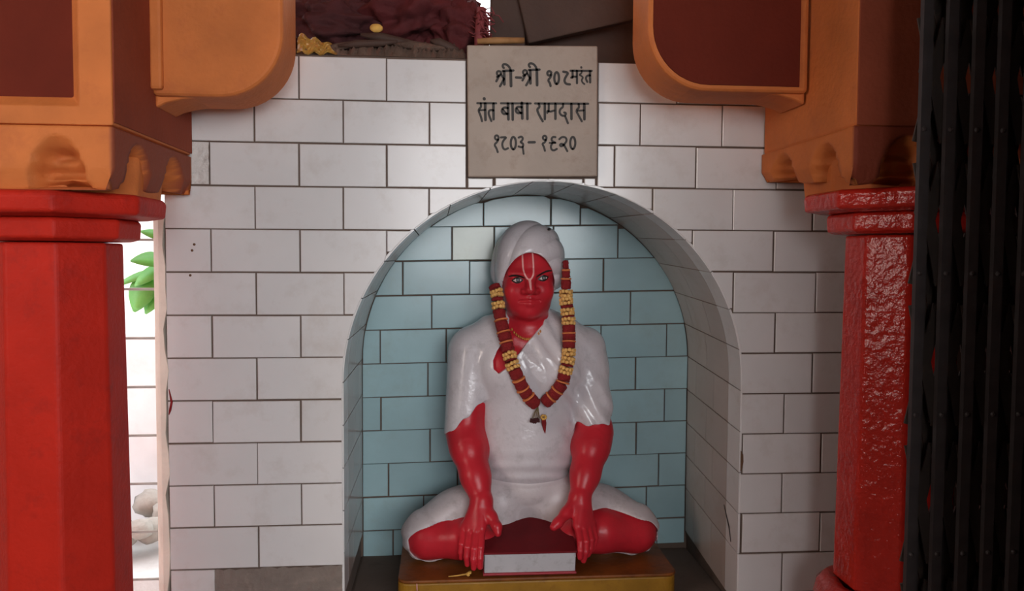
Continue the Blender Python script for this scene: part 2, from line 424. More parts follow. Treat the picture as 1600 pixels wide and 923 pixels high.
# ------------------------------------------------------------------ rest of the shell
fl = box('floor', (-3, -4.5, -0.05), (2.7, 0.0, 0.0), 'floor'); fl['kind'] = 'structure'
ce = box('ceiling', (-2.6, -4.5, 2.55), (2.7, 0.52, 2.62), 'ceil'); ce['kind'] = 'structure'
o = box('wall_right', (1.75, -1.28, 0), (1.85, 0.5, 2.55), 'dark'); o['kind'] = 'structure'
# the porch behind the camera: a back wall and a side wall, each with a wide opening
for nm, lo, hi in (('wall_back', (-2.5, -4.5, 0), (-0.42, -4.4, 2.55)), ('wall_back', (-0.42, -4.5, 0), (2.6, -4.4, 1.0)), ('wall_back', (-0.42, -4.5, 2.45), (2.6, -4.4, 2.55)),
                   ('wall_side', (-2.6, -4.5, 0), (-2.5, -2.3, 2.55)), ('wall_side', (-2.6, -1.5, 0), (-2.5, 0.1, 2.55)), ('wall_side', (-2.6, -2.3, 0), (-2.5, -1.5, 1.2)),
                   ('wall_side', (2.6, -4.5, 0), (2.7, -1.16, 2.55)), ('wall_side', (1.75, -1.28, 0), (2.6, -1.16, 2.55)),
                   ('wall_light_blocker', (0.715, -1.28, 0), (1.75, -1.16, 2.55))):  # unseen pier, added to block the back-opening light on the right
    o = box(nm, lo, hi, 'dusk'); o['kind'] = 'structure'
# dark wall closing the passage behind the gate
o = box('wall_passage', (1.2, 0.006, 0), (1.75, 0.06, 2.55), 'dark'); o['kind'] = 'structure'
o = box('wall_left', (-2.6, -0.1, 0), (-0.905, 0.1, 2.55), 'pink', bevel=0.01); o['kind'] = 'structure'
# cream plaster margin at the wall's edge
v = []; nz = 30
for j in range(nz + 1):
    z = 0.0 + 1.47 * j / nz
    xr = -0.6475 + (0.004 * math.sin(z * 31) + 0.003 * math.sin(z * 77 + 1) if z > 0.3 else 0)
    xr -= 0.0 
    xl = -0.668 - 0.0 * z
    v += [(xl - 0.016, 0.034, z), (xl + 0.008, -0.003, z), (xr, -0.0025, z), (xr, 0.02, z), (xl - 0.016, 0.3, z), (xr, 0.3, z)]
f = []
for j in range(nz):
    a, b = j * 6, (j + 1) * 6
    for p, q in ((0, 1), (1, 2), (2, 3), (4, 0)): f.append((a + p, a + q, b + q, b + p))
f += [(nz * 6 + k for k in (0, 1, 2, 3, 5, 4))] and [tuple(nz * 6 + k for k in (0, 1, 2, 3, 5, 4))]
o = recenter(link('trim_1', pmesh('trim_1', v, f), 'cream')); o['kind'] = 'structure'

# ------------------------------------------------------------------ columns
def octa(cx, cy, prof_hz, mat, name, parent, k=0.4142, rnd=0.0):
    """octagonal solid: list of (half width, z)"""
    v = []; 
    for h, z in prof_hz:
        for (a, b) in ((-k, -1), (k, -1), (1, -k), (1, k), (k, 1), (-k, 1), (-1, k), (-1, -k)):
            v.append((cx + a * h, cy + b * h, z))
    n = len(prof_hz); f = [tuple(range(7, -1, -1)), tuple(range((n - 1) * 8, n * 8))]
    for i in range(n - 1):
        for q in range(8): f.append((i * 8 + q, i * 8 + (q + 1) % 8, (i + 1) * 8 + (q + 1) % 8, (i + 1) * 8 + q))
    o = recenter(link(name, pmesh(name, v, f), mat)); under(o, parent)
    return bev(o, 0.006, 3, 20)

def column(cx, cy, h, dz, label, mat, base_z):
    t = empty('octagonal_column', (cx, cy, 0), label, 'column')
    octa(cx, cy, [(h * 1.06, base_z), (h * 0.985, 1.372 + dz)], mat, 'shaft', t)
    octa(cx, cy, [(0.122, 1.374 + dz), (0.138, 1.380 + dz), (0.140, 1.412 + dz), (0.134, 1.418 + dz)], mat, 'necking', t)
    octa(cx, cy, [(0.150, 1.418 + dz), (0.182, 1.424 + dz), (0.185, 1.455 + dz), (0.176, 1.463 + dz)], mat, 'abacus', t)
    octa(cx, cy, [(0.17, 0.0), (0.17, 0.4), (0.15, 0.42), (0.15, base_z - 0.08)], mat, 'base', t)
    # rounded base ring
    mb = MB(); v = []; nn, mm = 40, 10
    for i in range(nn):
        a = 2 * PI * i / nn
        for j in range(mm):
            b = 2 * PI * j / mm; rr = 0.125 + 0.032 * math.cos(b) + 0.004 * math.sin(8 * a)
            v.append((cx + rr * math.cos(a), cy + rr * math.sin(a), base_z - 0.045 + 0.045 * math.sin(b)))
    f = [(i * mm + j, ((i + 1) % nn) * mm + j, ((i + 1) % nn) * mm + (j + 1) % mm, i * mm + (j + 1) % mm) for i in range(nn) for j in range(mm)]
    mb.add(v, f); o = mb.obj('base_ring', mat, None, True); under(o, t)
    return t
column(-0.76, -0.27, 0.11, 0.0, 'red octagonal column with peeling patches beside the bright window opening', 'red_mat', 0.56)
column(0.977, -0.28, 0.105, 0.027, 'glossy red octagonal column standing next to the black folding gate', 'red', 0.645)

def capital(x0, x1, y0, y1, zb, label, panel, arm_x, arm_z, arm_panel, rise=0.0):
    cx, cy = (x0 + x1) / 2, (y0 + y1) / 2
    t = empty('bracket_capital', (cx, cy, zb), label, 'bracket')
    # scalloped skirt
    per = []; NS = 44
    cor = [(x0, y0), (x1, y0), (x1, y1), (x0, y1)]
    for s in range(4):
        a = np.array(cor[s]); b = np.array(cor[(s + 1) % 4])
        nrm = np.array([(b - a)[1], -(b - a)[0]]); nrm = nrm / np.linalg.norm(nrm)
        for i in range(NS): per.append((a + (b - a) * i / NS, nrm, i / NS))
    zt = zb + 0.112; NZ = 22; v = []; coat = []
    for j in range(NZ + 1):
        q = j / NZ
        for p, nrm, u in per:
            zl = zb + rise * (p[1] - y0) / (y1 - y0); z = zl + (zt - zl) * q
            d = 0.0
            for c, w in ((0.27, 0.135), (0.73, 0.135)):
                hh = 1 - (abs(u - c) / w) ** 2
                if hh > 0:
                    top = 0.86 * math.sqrt(hh)
                    d += 0.055 * min(1, max(0, (top - q) * 3.2)) * (0.86 + 0.14 * math.cos(q * 22))
            lobe = 0.014 * max(0, (0.35 - q)) * 3 * abs(math.cos(u * 2 * PI)) 
            zz = z
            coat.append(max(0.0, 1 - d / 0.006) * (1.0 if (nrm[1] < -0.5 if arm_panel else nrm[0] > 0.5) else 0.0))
            if q < 0.2: zz += 0.018 * (1 - q / 0.2) * (1 - abs(math.cos(u * PI * 2)) )
            v.append((p[0] - nrm[0] * (d + lobe), p[1] - nrm[1] * (d + lobe), zz))
    m = len(per); f = []
    for j in range(NZ):
        for i in range(m): f.append((j * m + i, j * m + (i + 1) % m, (j + 1) * m + (i + 1) % m, (j + 1) * m + i))
    f.append(tuple(range(m - 1, -1, -1))); f.append(tuple(range(NZ * m, (NZ + 1) * m)))
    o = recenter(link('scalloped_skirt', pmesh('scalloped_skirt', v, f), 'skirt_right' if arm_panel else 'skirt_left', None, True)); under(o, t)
    o.data.attributes.new('second_colour', 'FLOAT', 'POINT').data.foreach_set('value', np.array(coat, np.float32))
    octa(cx, cy, [(0.160, zb - 0.012), (0.166, zb + 0.05), (0.166, zb + 0.08)], 'orange', 'neck', t)
    # block above, with a groove between
    o = box('block', (x0 + 0.004, y0 + (0.028 if panel else 0.0), zt + (0.003 if panel else 0.0)), (x1 - 0.0, y1, 2.12), 'orange', None, 0.006); under(o, t)
    if arm_panel:
        o = box('front_panel', (x0 + 0.004, y0 - 0.003, zb + 0.113), (x1 - 0.004, y0 + 0.001, 2.11), 'orange_br', None, 0.001); o['label'] = 'dark maroon front of the block'; under(o, t)
    if panel:
        px0, px1, pz0, pz1 = x0 + 0.058, x1 - 0.055, zt + 0.034, 2.02
        v = []
        for (a, b, c, d), y in (((x0, x1, zt + 0.002, 2.12), y0), ((px0, px1, pz0, pz1), y0), ((px0 + 0.018, px1 - 0.020, pz0 + 0.020, pz1 - 0.018), y0 + 0.022), ((x0, x1, zt + 0.002, 2.12), y0 + 0.030)):
            v += [(a, y, c), (b, y, c), (b, y, d), (a, y, d)]
        f = []
        for i in range(4):
            k = (i + 1) % 4
            f += [(i, k, 4 + k, 4 + i), (4 + i, 4 + k, 8 + k, 8 + i), (12 + i, 12 + k, k, i)]
        o = recenter(link('recessed_panel', pmesh('recessed_panel', v, f), 'orange')); bev(o, 0.003, 2, 40); under(o, t)
        o = box('panel_face', (px0 + 0.012, y0 + 0.0205, pz0 + 0.012), (px1 - 0.012, y0 + 0.027, pz1), 'orange_dk'); o['label'] = 'dark maroon painted panel'; under(o, t)
        o = box('side_face', (x1 - 0.001, y0 + 0.004, zt + 0.008), (x1 + 0.0025, y1, 2.11), 'orange_br', None, 0.001); o['label'] = 'brown side of the block'; under(o, t)
    # side arm with a rounded lower corner
    xa, xe = arm_x; rr = 0.13; sg = 1 if xe > xa else -1
    pts = [(xa, arm_z)]
    for i in range(13):
        a = -PI / 2 + (PI / 2) * i / 12
        pts.append((xe - sg * rr + sg * rr * math.cos(a), arm_z + rr + rr * math.sin(a) * 1.0))
    pts += [(xe, 2.12), (xa, 2.12)]
    if sg < 0: pts = pts[::-1]
    o = prism_xz('side_arm', pts, -0.25, -0.10, 'orange'); bev(o, 0.010, 3, 40); under(o, t)
    # cove under the arm where it meets the block
    pts = [(xa, arm_z - 0.022), (xa + sg * 0.02, arm_z - 0.012), (xa + sg * 0.05, arm_z - 0.004), (xa + sg * 0.09, arm_z + 0.002), (xa, arm_z + 0.02)]
    if sg < 0: pts = pts[::-1]
    o = prism_xz('arm_cove', pts, -0.235, -0.11, 'orange'); bev(o, 0.006, 2); under(o, t)
    if arm_panel:
        i0, i1 = xa + sg * 0.022, xe - sg * 0.010; r2 = rr - 0.010
        pts = [(i0, arm_z + 0.012)]
        for i in range(13):
            a = -PI / 2 + (PI / 2) * i / 12
            pts.append((i1 - sg * r2 + sg * r2 * math.cos(a), arm_z + 0.012 + r2 + r2 * math.sin(a)))
        pts += [(i1, 2.10), (i0, 2.10)]
        if sg < 0: pts = pts[::-1]
        o = prism_xz('front_panel', pts, -0.2535, -0.249, 'orange_dk'); o['label'] = 'dark maroon painted front of the arm'; under(o, t)
    else:
        o = box('arm_rib', (xa - 0.001, -0.262, arm_z + 0.01), (xa + sg * 0.024, -0.24, 2.12), 'orange', None, 0.006); under(o, t)
    return t
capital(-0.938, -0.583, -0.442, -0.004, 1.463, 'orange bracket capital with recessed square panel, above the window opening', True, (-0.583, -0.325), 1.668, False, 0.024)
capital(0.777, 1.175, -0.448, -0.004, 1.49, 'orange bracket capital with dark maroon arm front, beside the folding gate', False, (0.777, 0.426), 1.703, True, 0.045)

# ------------------------------------------------------------------ inscription slab
sl = empty('inscription_slab', (0.2085, -0.016, 1.54), 'grey marble slab with three lines of black Devanagari writing', 'plaque')
o = prism_xz('slab', [(0.0565, 1.5375), (0.366, 1.543), (0.3635, 1.852), (0.053, 1.8455)], -0.016, 0.006, 'slab'); bev(o, 0.003, 2); under(o, sl)
def ribbon(mb, pts, w, y=-0.0166):
    """flat brush stroke with round ends, drawn in slab coordinates (metres)"""
    P = np.array(pts, float)
    if len(P) > 2:                      # soften the polyline
        for _ in range(2):
            Q = [P[0]]
            for a, b in zip(P[:-1], P[1:]): Q += [0.75 * a + 0.25 * b, 0.25 * a + 0.75 * b]
            Q.append(P[-1]); P = np.array(Q)
    T = np.gradient(P, axis=0); T /= np.linalg.norm(T, axis=1)[:, None] + 1e-12
    Nn = np.stack([-T[:, 1], T[:, 0]], 1)
    n = len(P); L = P + Nn * w / 2; Rr = P - Nn * w / 2
    out = [tuple(p) for p in Rr]
    for i in range(1, 5):
        a = -PI / 2 + PI * i / 5; out.append(tuple(P[-1] + (T[-1] * math.cos(a) + Nn[-1] * math.sin(a)) * w / 2))
    left = [tuple(p) for p in L[::-1]]
    st = []
    for i in range(1, 5):
        a = PI / 2 + PI * i / 5; st.append(tuple(P[0] + (T[0] * math.cos(a) + Nn[0] * math.sin(a)) * w / 2))
    k = len(mb.v)
    # strip of quads plus two end fans
    v = [(p[0], y, p[1]) for p in Rr] + [(p[0], y, p[1]) for p in L]
    f = [(i, i + 1, n + i + 1, n + i) for i in range(n - 1)]
    b0 = len(v); v += [(p[0], y, p[1]) for p in out[n:]]; f.append(tuple([n - 1] + list(range(b0, b0 + 4)) + [2 * n - 1]))
    b1 = len(v); v += [(p[0], y, p[1]) for p in st]; f.append(tuple([n] + list(range(b1, b1 + 4)) + [0]))
    mb.add(v, f)
def ell(cx, cy, rx, ry, n=16): return [(cx + rx * math.cos(2 * PI * i / n + 1.6), cy + ry * math.sin(2 * PI * i / n + 1.6)) for i in range(n + 1)]
def sh(pts, dx, dy): return [(x + dx, y + dy) for x, y in pts]
SRI = [([(282, 322), (274, 296), (296, 276), (326, 288), (326, 315), (302, 338), (280, 348)], 25), ([(302, 338), (286, 374), (270, 404)], 25), ([(328, 318), (362, 374)], 22),
       ([(364, 372), (342, 420), (316, 464)], 26), ([(366, 285), (370, 440)], 30), ([(448, 272), (453, 460)], 32), ([(350, 277), (482, 270)], 26), ([(448, 272), (432, 228), (396, 196), (356, 194), (345, 220), (362, 240)], 26)]
L1 = SRI + [(sh(p, 325, -14), w) for p, w in SRI] + [([(515, 355), (577, 358)], 28)]
L1 += [([(955, 292), (930, 268), (903, 288), (908, 322), (938, 330), (957, 300), (950, 345), (912, 385), (938, 420), (946, 456)], 26), (ell(1022, 358, 30, 72), 27),
       ([(1105, 280), (1172, 290), (1138, 338), (1116, 388), (1138, 430), (1188, 434)], 27),
       ([(1195, 266), (1462, 266)], 24), ([(1222, 266), (1222, 350)], 24), ([(1205, 352), (1226, 338), (1268, 340)], 24), ([(1276, 266), (1278, 418)], 26),
       ([(1336, 268), (1334, 296), (1304, 316), (1332, 328), (1356, 350), (1334, 380), (1348, 412), (1372, 430)], 20), ([(1330, 222), (1331, 228)], 24),
       ([(1440, 268), (1444, 408)], 26), ([(1440, 322), (1402, 326), (1386, 360), (1408, 402)], 24)]
BA = [([(480, 165), (487, 368)], 32), ([(476, 222), (425, 212), (394, 256), (420, 302), (474, 294)], 28), ([(412, 236), (470, 304)], 20)]
L2 = [([(80, 160), (326, 160)], 24), ([(125, 165), (131, 212), (90, 247), (124, 320), (142, 392)], 26), ([(112, 252), (182, 246)], 22), ([(182, 165), (187, 376)], 32), ([(169, 102), (171, 106)], 36),
      ([(290, 165), (293, 368)], 30), ([(288, 252), (242, 246), (224, 284), (240, 332), (264, 390)], 26),
      ([(388, 160), (778, 160)], 24), ([(540, 165), (544, 372)], 30), ([(733, 165), (736, 362)], 30)] + BA + [(sh(p, 182, -12), w) for p, w in BA]
L2 += [([(836, 160), (1538, 160)], 26), ([(884, 165), (900, 206), (858, 236), (894, 318), (938, 390)], 28), ([(964, 165), (966, 362)], 30),
       ([(1016, 165), (1016, 262)], 26), ([(998, 282), (1000, 252), (1030, 268), (1090, 250)], 24), ([(1104, 165), (1106, 358)], 30),
       ([(1206, 165), (1205, 206), (1166, 232), (1158, 284), (1196, 322), (1240, 312), (1244, 280), (1222, 276)], 26), ([(1236, 326), (1272, 414)], 26), ([(1315, 165), (1319, 360)], 30),
       ([(1412, 165), (1420, 214), (1376, 246), (1416, 318), (1456, 388)], 26), ([(1400, 252), (1480, 246)], 22), ([(1487, 165), (1491, 362)], 32)]
L3 = [([(205, 236), (216, 196), (190, 168), (160, 184), (162, 222), (190, 238), (212, 226), (188, 274), (150, 306), (184, 360), (202, 414)], 28),
      ([(248, 202), (336, 196), (290, 236), (264, 292), (276, 352), (306, 382), (352, 358)], 28), (ell(430, 284, 38, 90), 30),
      ([(508, 204), (546, 184), (572, 212), (556, 252), (530, 268), (576, 292), (574, 332), (548, 346), (508, 332)], 28), ([(568, 340), (582, 440)], 26), ([(656, 272), (744, 270)], 34),
      ([(910, 238), (922, 200), (896, 172), (864, 188), (866, 222), (892, 240), (916, 230), (892, 276), (854, 290), (882, 340), (896, 394)], 28),
      ([(1050, 196), (1014, 190), (990, 222), (1002, 256), (1044, 274)], 28), ([(964, 280), (1052, 280)], 24), ([(1004, 286), (980, 330), (994, 380), (1030, 392), (1072, 368)], 28),
      ([(1108, 226), (1150, 190), (1206, 200), (1220, 250), (1182, 302), (1140, 334), (1112, 312), (1138, 288), (1180, 312), (1202, 352), (1228, 400)], 28), (ell(1308, 280, 38, 88), 30)]
PXM = 0.001527
for lines, ox, oy, sc in ((L1, 740, 80, 8.0), (L2, 735, 145, 8.421), (L3, 755, 195, 9.412)):
    mb = MB()
    for pts, w in lines:
        q = [(0.2095 + (x / sc + ox - 831) * PXM, 1.696 - (y / sc + oy - 175) * PXM + 0.016 * (0.2095 + (x / sc + ox - 831) * PXM - 0.2095)) for x, y in pts]
        ribbon(mb, q, w / sc * PXM * 1.12)
    o = mb.obj('lettering', 'letter'); o['label'] = 'line of black painted Devanagari letters'; under(o, sl)

# ------------------------------------------------------------------ plinth
v = []
def rrect(x0, x1, y0, y1, r, n=6):
    out = []
    for (cx, cy, a0) in ((x1 - r, y0 + r, -PI / 2), (x1 - r, y1 - r, 0), (x0 + r, y1 - r, PI / 2), (x0 + r, y0 + r, PI)):
        for i in range(n + 1):
            a = a0 + PI / 2 * i / n; out.append((cx + r * math.cos(a), cy + r * math.sin(a)))
    return out
pl = empty('painted_plinth', (0.245, 0.24, ZF), 'low yellow plinth with brown top under the seated statue', 'plinth')
def slab_xy(name, outline, z0, z1, mat, parent, b=0.004):
    n = len(outline); v = [(p[0], p[1], z0) for p in outline] + [(p[0], p[1], z1) for p in outline]
    f = [tuple(range(n - 1, -1, -1)), tuple(range(n, 2 * n))] + [(i, (i + 1) % n, n + (i + 1) % n, n + i) for i in range(n)]
    o = recenter(link(name, pmesh(name, v, f), mat)); bev(o, b, 2); under(o, parent); return o
slab_xy('body', rrect(-0.117, 0.608, 0.082, 0.425, 0.03), ZF, 0.518, 'plinth_y', pl)
slab_xy('top', rrect(-0.117, 0.610, 0.080, 0.427, 0.03), 0.5185, 0.527, 'plinth_b', pl, 0.003)
o = tube_obj('paint_drip', [(-0.068, 0.0795, 0.52), (-0.067, 0.0795, 0.50)], [0.0014, 0.0018], 'tilak', None, 5); under(o, pl)
# dried flower on the plinth
fw = empty('dried_flower', (0.04, 0.10, 0.528), 'small dried yellow flower on a stalk lying on the plinth', 'flower')
o = tube_obj('stalk', [(0.012, 0.095, 0.530), (0.035, 0.097, 0.531), (0.058, 0.100, 0.533)], [0.0014, 0.002, 0.0025], 'dryfl', None, 6); under(o, fw)
mb = MB()
for i in range(9):
    a = i * 2.4; mb.add(*tube([(0.058, 0.1, 0.533), (0.066 + 0.010 * math.cos(a) * 0.5, 0.1 + 0.006 * math.sin(a), 0.534 + 0.005 * math.sin(a + 1))], [0.003, 0.0018], 5))
o = mb.obj('flower_head', 'dryfl', None, True); under(o, fw)

# ------------------------------------------------------------------ the statue: signed distance field -> one continuous surface per part
HH = 0.0024
LO = np.array([-0.150, 0.050, 0.522]); HI = np.array([0.630, 0.434, 1.462])
NX, NY, NZg = [int(math.ceil((HI[i] - LO[i]) / HH)) for i in range(3)]
AX = (LO[0] + HH * np.arange(NX)).astype(np.float32); AY = (LO[1] + HH * np.arange(NY)).astype(np.float32); AZ = (LO[2] + HH * np.arange(NZg)).astype(np.float32)
def field(): return np.full((NX, NY, NZg), 0.06, np.float32)
def sub(lo, hi, m):
    s = []
    for i, (n_, a) in enumerate(((NX, AX), (NY, AY), (NZg, AZ))):
        i0 = max(0, int((lo[i] - m - LO[i]) / HH)); i1 = min(n_, int((hi[i] + m - LO[i]) / HH) + 2)
        s.append(slice(i0, max(i1, i0)))
    return tuple(s)
def grids(s): return AX[s[0]][:, None, None], AY[s[1]][None, :, None], AZ[s[2]][None, None, :]
def smin(a, b, k):
    if k <= 0: return np.minimum(a, b)
    h = np.maximum(k - np.abs(a - b), 0) / k
    return np.minimum(a, b) - h * h * (k * 0.25)
def d_cone(s, a, b, ra, rb):
    X, Y, Z = grids(s); a = np.array(a, np.float32); d = np.array(b, np.float32) - a; q = float(d @ d) + 1e-12
    t = np.clip(((X - a[0]) * d[0] + (Y - a[1]) * d[1] + (Z - a[2]) * d[2]) / q, 0, 1)
    return np.sqrt((X - a[0] - t * d[0]) ** 2 + (Y - a[1] - t * d[1]) ** 2 + (Z - a[2] - t * d[2]) ** 2) - (ra + t * (rb - ra))
def d_ell(s, c, r):
    X, Y, Z = grids(s)
    k0 = np.sqrt(((X - c[0]) / r[0]) ** 2 + ((Y - c[1]) / r[1]) ** 2 + ((Z - c[2]) / r[2]) ** 2)
    k1 = np.sqrt(((X - c[0]) / r[0] ** 2) ** 2 + ((Y - c[1]) / r[1] ** 2) ** 2 + ((Z - c[2]) / r[2] ** 2) ** 2) + 1e-6
    return k0 * (k0 - 1) / k1
def cone(F, a, b, ra, rb, k=0.02):
    lo = np.minimum(np.array(a) - ra, np.array(b) - rb); hi = np.maximum(np.array(a) + ra, np.array(b) + rb)
    s = sub(lo, hi, k + 0.02); F[s] = smin(F[s], d_cone(s, a, b, ra, rb), k)
def chain(F, pts, k=0.01, first_k=None):
    """pts: list of (x,y,z,r)"""
    for i in range(len(pts) - 1): cone(F, pts[i][:3], pts[i + 1][:3], pts[i][3], pts[i + 1][3], (first_k if (i == 0 and first_k) else k))
def ellip(F, c, r, k=0.02):
    s = sub(np.array(c) - r, np.array(c) + r, k + 0.02); F[s] = smin(F[s], d_ell(s, c, r), k)
def cut_ell(F, c, r, k=0.01):
    s = sub(np.array(c) - r, np.array(c) + r, k + 0.01); F[s] = -smin(-F[s], d_ell(s, c, r), k)
def cut_cone(F, a, b, ra, rb, k=0.004):
    lo = np.minimum(np.array(a) - ra, np.array(b) - rb); hi = np.maximum(np.array(a) + ra, np.array(b) + rb)
    s = sub(lo, hi, k + 0.01); F[s] = -smin(-F[s], d_cone(s, a, b, ra, rb), k)
def nets(F, name, mat, parent):
    """surface nets: one closed mesh on the zero level of F"""
    F[0] = F[-1] = 0.05; F[:, 0] = F[:, -1] = 0.05; F[:, :, 0] = F[:, :, -1] = 0.05
    I = F < 0
    cnt = np.zeros((NX - 1, NY - 1, NZg - 1), np.uint8)
    for dx in (0, 1):
        for dy in (0, 1):
            for dz in (0, 1): cnt += I[dx:NX - 1 + dx, dy:NY - 1 + dy, dz:NZg - 1 + dz]
    act = (cnt > 0) & (cnt < 8); del cnt
    idx = np.argwhere(act); n = len(idx)
    vid = np.full(act.shape, -1, np.int32); vid[act] = np.arange(n)
    crn = [(a, b, c) for a in (0, 1) for b in (0, 1) for c in (0, 1)]
    val = np.stack([F[idx[:, 0] + a, idx[:, 1] + b, idx[:, 2] + c] for a, b, c in crn], 1)
    acc = np.zeros((n, 3), np.float32); num = np.zeros(n, np.float32)
    for i in range(8):
        for j in range(i + 1, 8):
            if sum(abs(crn[i][q] - crn[j][q]) for q in range(3)) != 1: continue
            m = (val[:, i] < 0) != (val[:, j] < 0)
            t = val[m, i] / (val[m, i] - val[m, j])
            p0 = np.array(crn[i], np.float32); p1 = np.array(crn[j], np.float32)
            acc[m] += p0 + t[:, None] * (p1 - p0); num[m] += 1
    P = (idx + acc / num[:, None]) * HH + LO
    quads = []
    for ax in range(3):
        sl0 = [slice(None)] * 3; sl1 = [slice(None)] * 3; sl0[ax] = slice(0, -1); sl1[ax] = slice(1, None)
        ed = I[tuple(sl0)] != I[tuple(sl1)]
        e = np.argwhere(ed); o1, o2 = [(1, 2), (2, 0), (0, 1)][ax]
        e = e[(e[:, o1] > 0) & (e[:, o2] > 0)]
        ins = I[e[:, 0], e[:, 1], e[:, 2]]
        def g(a, b):
            q = e.copy(); q[:, o1] -= a; q[:, o2] -= b; return vid[q[:, 0], q[:, 1], q[:, 2]]
        Q = np.stack([g(1, 1), g(0, 1), g(0, 0), g(1, 0)], 1)
        Q[~ins] = Q[~ins][:, ::-1]; quads.append(Q)
    Q = np.concatenate(quads); Q = Q[(Q >= 0).all(1)]
    me = bpy.data.meshes.new(name); c = np.array(parent.location)
    me.vertices.add(n); me.vertices.foreach_set('co', (P - c).astype(np.float32).ravel())
    me.loops.add(len(Q) * 4); me.loops.foreach_set('vertex_index', Q.astype(np.int32).ravel())
    me.polygons.add(len(Q)); me.polygons.foreach_set('loop_start', np.arange(0, len(Q) * 4, 4, dtype=np.int32))
    me.update(calc_edges=True); me.validate()
    o = link(name, me, mat, parent, smooth=True)
    return o

ST = empty('seated_statue', (0.24, 0.26, 0.527), 'seated red faced statue in white turban and robe, cross legged in the blue niche', 'statue')
# --- torso and arms
TO = field()
ellip(TO, (0.238, 0.305, 1.03), (0.150, 0.094, 0.17), 0)
cone(TO, (0.138, 0.314, 1.112), (0.334, 0.314, 1.112), 0.060, 0.058, 0.045)
ellip(TO, (0.233, 0.305, 0.83), (0.127, 0.095, 0.16), 0.05)
ellip(TO, (0.24, 0.335, 0.63), (0.180, 0.070, 0.10), 0.05)
ellip(TO, (0.175, 0.250, 1.045), (0.06, 0.045, 0.05), 0.05); ellip(TO, (0.300, 0.250, 1.045), (0.06, 0.045, 0.05), 0.05)
UA = field()        # upper arms
cone(UA, (0.086, 0.312, 1.082), (0.056, 0.275, 0.865), 0.065, 0.045, 0)
cone(UA, (0.388, 0.312, 1.082), (0.422, 0.270, 0.860), 0.063, 0.045, 0)
# --- body
B = smin(TO, UA, 0.03)
def forearm(el, wr):
    el = np.array(el); wr = np.array(wr); d = wr - el
    pts = [(*el, 0.045), (*(el + d * 0.25), 0.0455), (*(el + d * 0.65), 0.036), (*wr, 0.0285)]
    chain(B, pts, 0.03)
forearm((0.056, 0.275, 0.865), (0.100, 0.168, 0.702)); forearm((0.422, 0.270, 0.860), (0.364, 0.170, 0.705))
# hands: palm from the wrist to the knuckles, then four bent fingers and the thumb
def hand(wr, kn, fin, thumb):
    for (x, y, z), r in zip(kn, (0.0135, 0.0135, 0.0125, 0.0115)):
        cone(B, (wr[0], wr[1], wr[2]), (x, y, z), 0.025, r, 0.010)
    for k_, pts in zip(kn, fin): chain(B, [(*k_, 0.0108)] + pts, 0.0025)
    chain(B, thumb, 0.010)
hand((0.100, 0.168, 0.702),
     [(0.098, 0.122, 0.645), (0.083, 0.124, 0.640), (0.067, 0.132, 0.637), (0.053, 0.143, 0.637)],
     [[(0.094, 0.088, 0.606, 0.0096), (0.0925, 0.080, 0.580, 0.0088), (0.0925, 0.082, 0.558, 0.0076)],
      [(0.077, 0.092, 0.602, 0.0096), (0.0755, 0.086, 0.575, 0.0088), (0.0765, 0.090, 0.553, 0.0076)],
      [(0.060, 0.102, 0.602, 0.0092), (0.0585, 0.098, 0.578, 0.0084), (0.0605, 0.102, 0.558, 0.0072)],
      [(0.0455, 0.114, 0.606, 0.0084), (0.0435, 0.112, 0.586, 0.0076), (0.0450, 0.116, 0.570, 0.0066)]],
     [(0.104, 0.165, 0.695, 0.019), (0.124, 0.135, 0.670, 0.0145), (0.137, 0.112, 0.651, 0.0122), (0.139, 0.103, 0.637, 0.0095)])
hand((0.364, 0.170, 0.705),
     [(0.350, 0.122, 0.645), (0.364, 0.124, 0.641), (0.379, 0.132, 0.638), (0.392, 0.143, 0.638)],
     [[(0.353, 0.092, 0.612, 0.0096), (0.3515, 0.084, 0.592, 0.0088), (0.3515, 0.086, 0.574, 0.0076)],
      [(0.369, 0.096, 0.612, 0.0096), (0.367, 0.092, 0.585, 0.0088), (0.362, 0.096, 0.562, 0.0076)],
      [(0.384, 0.106, 0.612, 0.0092), (0.381, 0.104, 0.590, 0.0084), (0.376, 0.108, 0.572, 0.0072)],
      [(0.397, 0.118, 0.614, 0.0084), (0.394, 0.116, 0.596, 0.0076), (0.389, 0.120, 0.580, 0.0066)]],
     [(0.352, 0.165, 0.697, 0.019), (0.322, 0.138, 0.674, 0.0145), (0.297, 0.116, 0.656, 0.0125), (0.285, 0.108, 0.648, 0.0105)])
# legs
chain(B, [(0.13, 0.305, 0.622, 0.092), (0.04, 0.265, 0.612, 0.080), (-0.042, 0.222, 0.594, 0.062)], 0.03)
chain(B, [(0.345, 0.305, 0.622, 0.092), (0.44, 0.27, 0.612, 0.080), (0.524, 0.232, 0.592, 0.062)], 0.03)
SHL = [(-0.044, 0.206, 0.585, 0.046), (0.05, 0.186, 0.597, 0.054), (0.10, 0.185, 0.588, 0.046), (0.20, 0.23, 0.560, 0.030)]
SHR = [(0.535, 0.224, 0.586, 0.050), (0.43, 0.196, 0.605, 0.058), (0.36, 0.19, 0.590, 0.048), (0.27, 0.24, 0.562, 0.030)]
chain(B, SHL, 0.015); chain(B, SHR, 0.015)
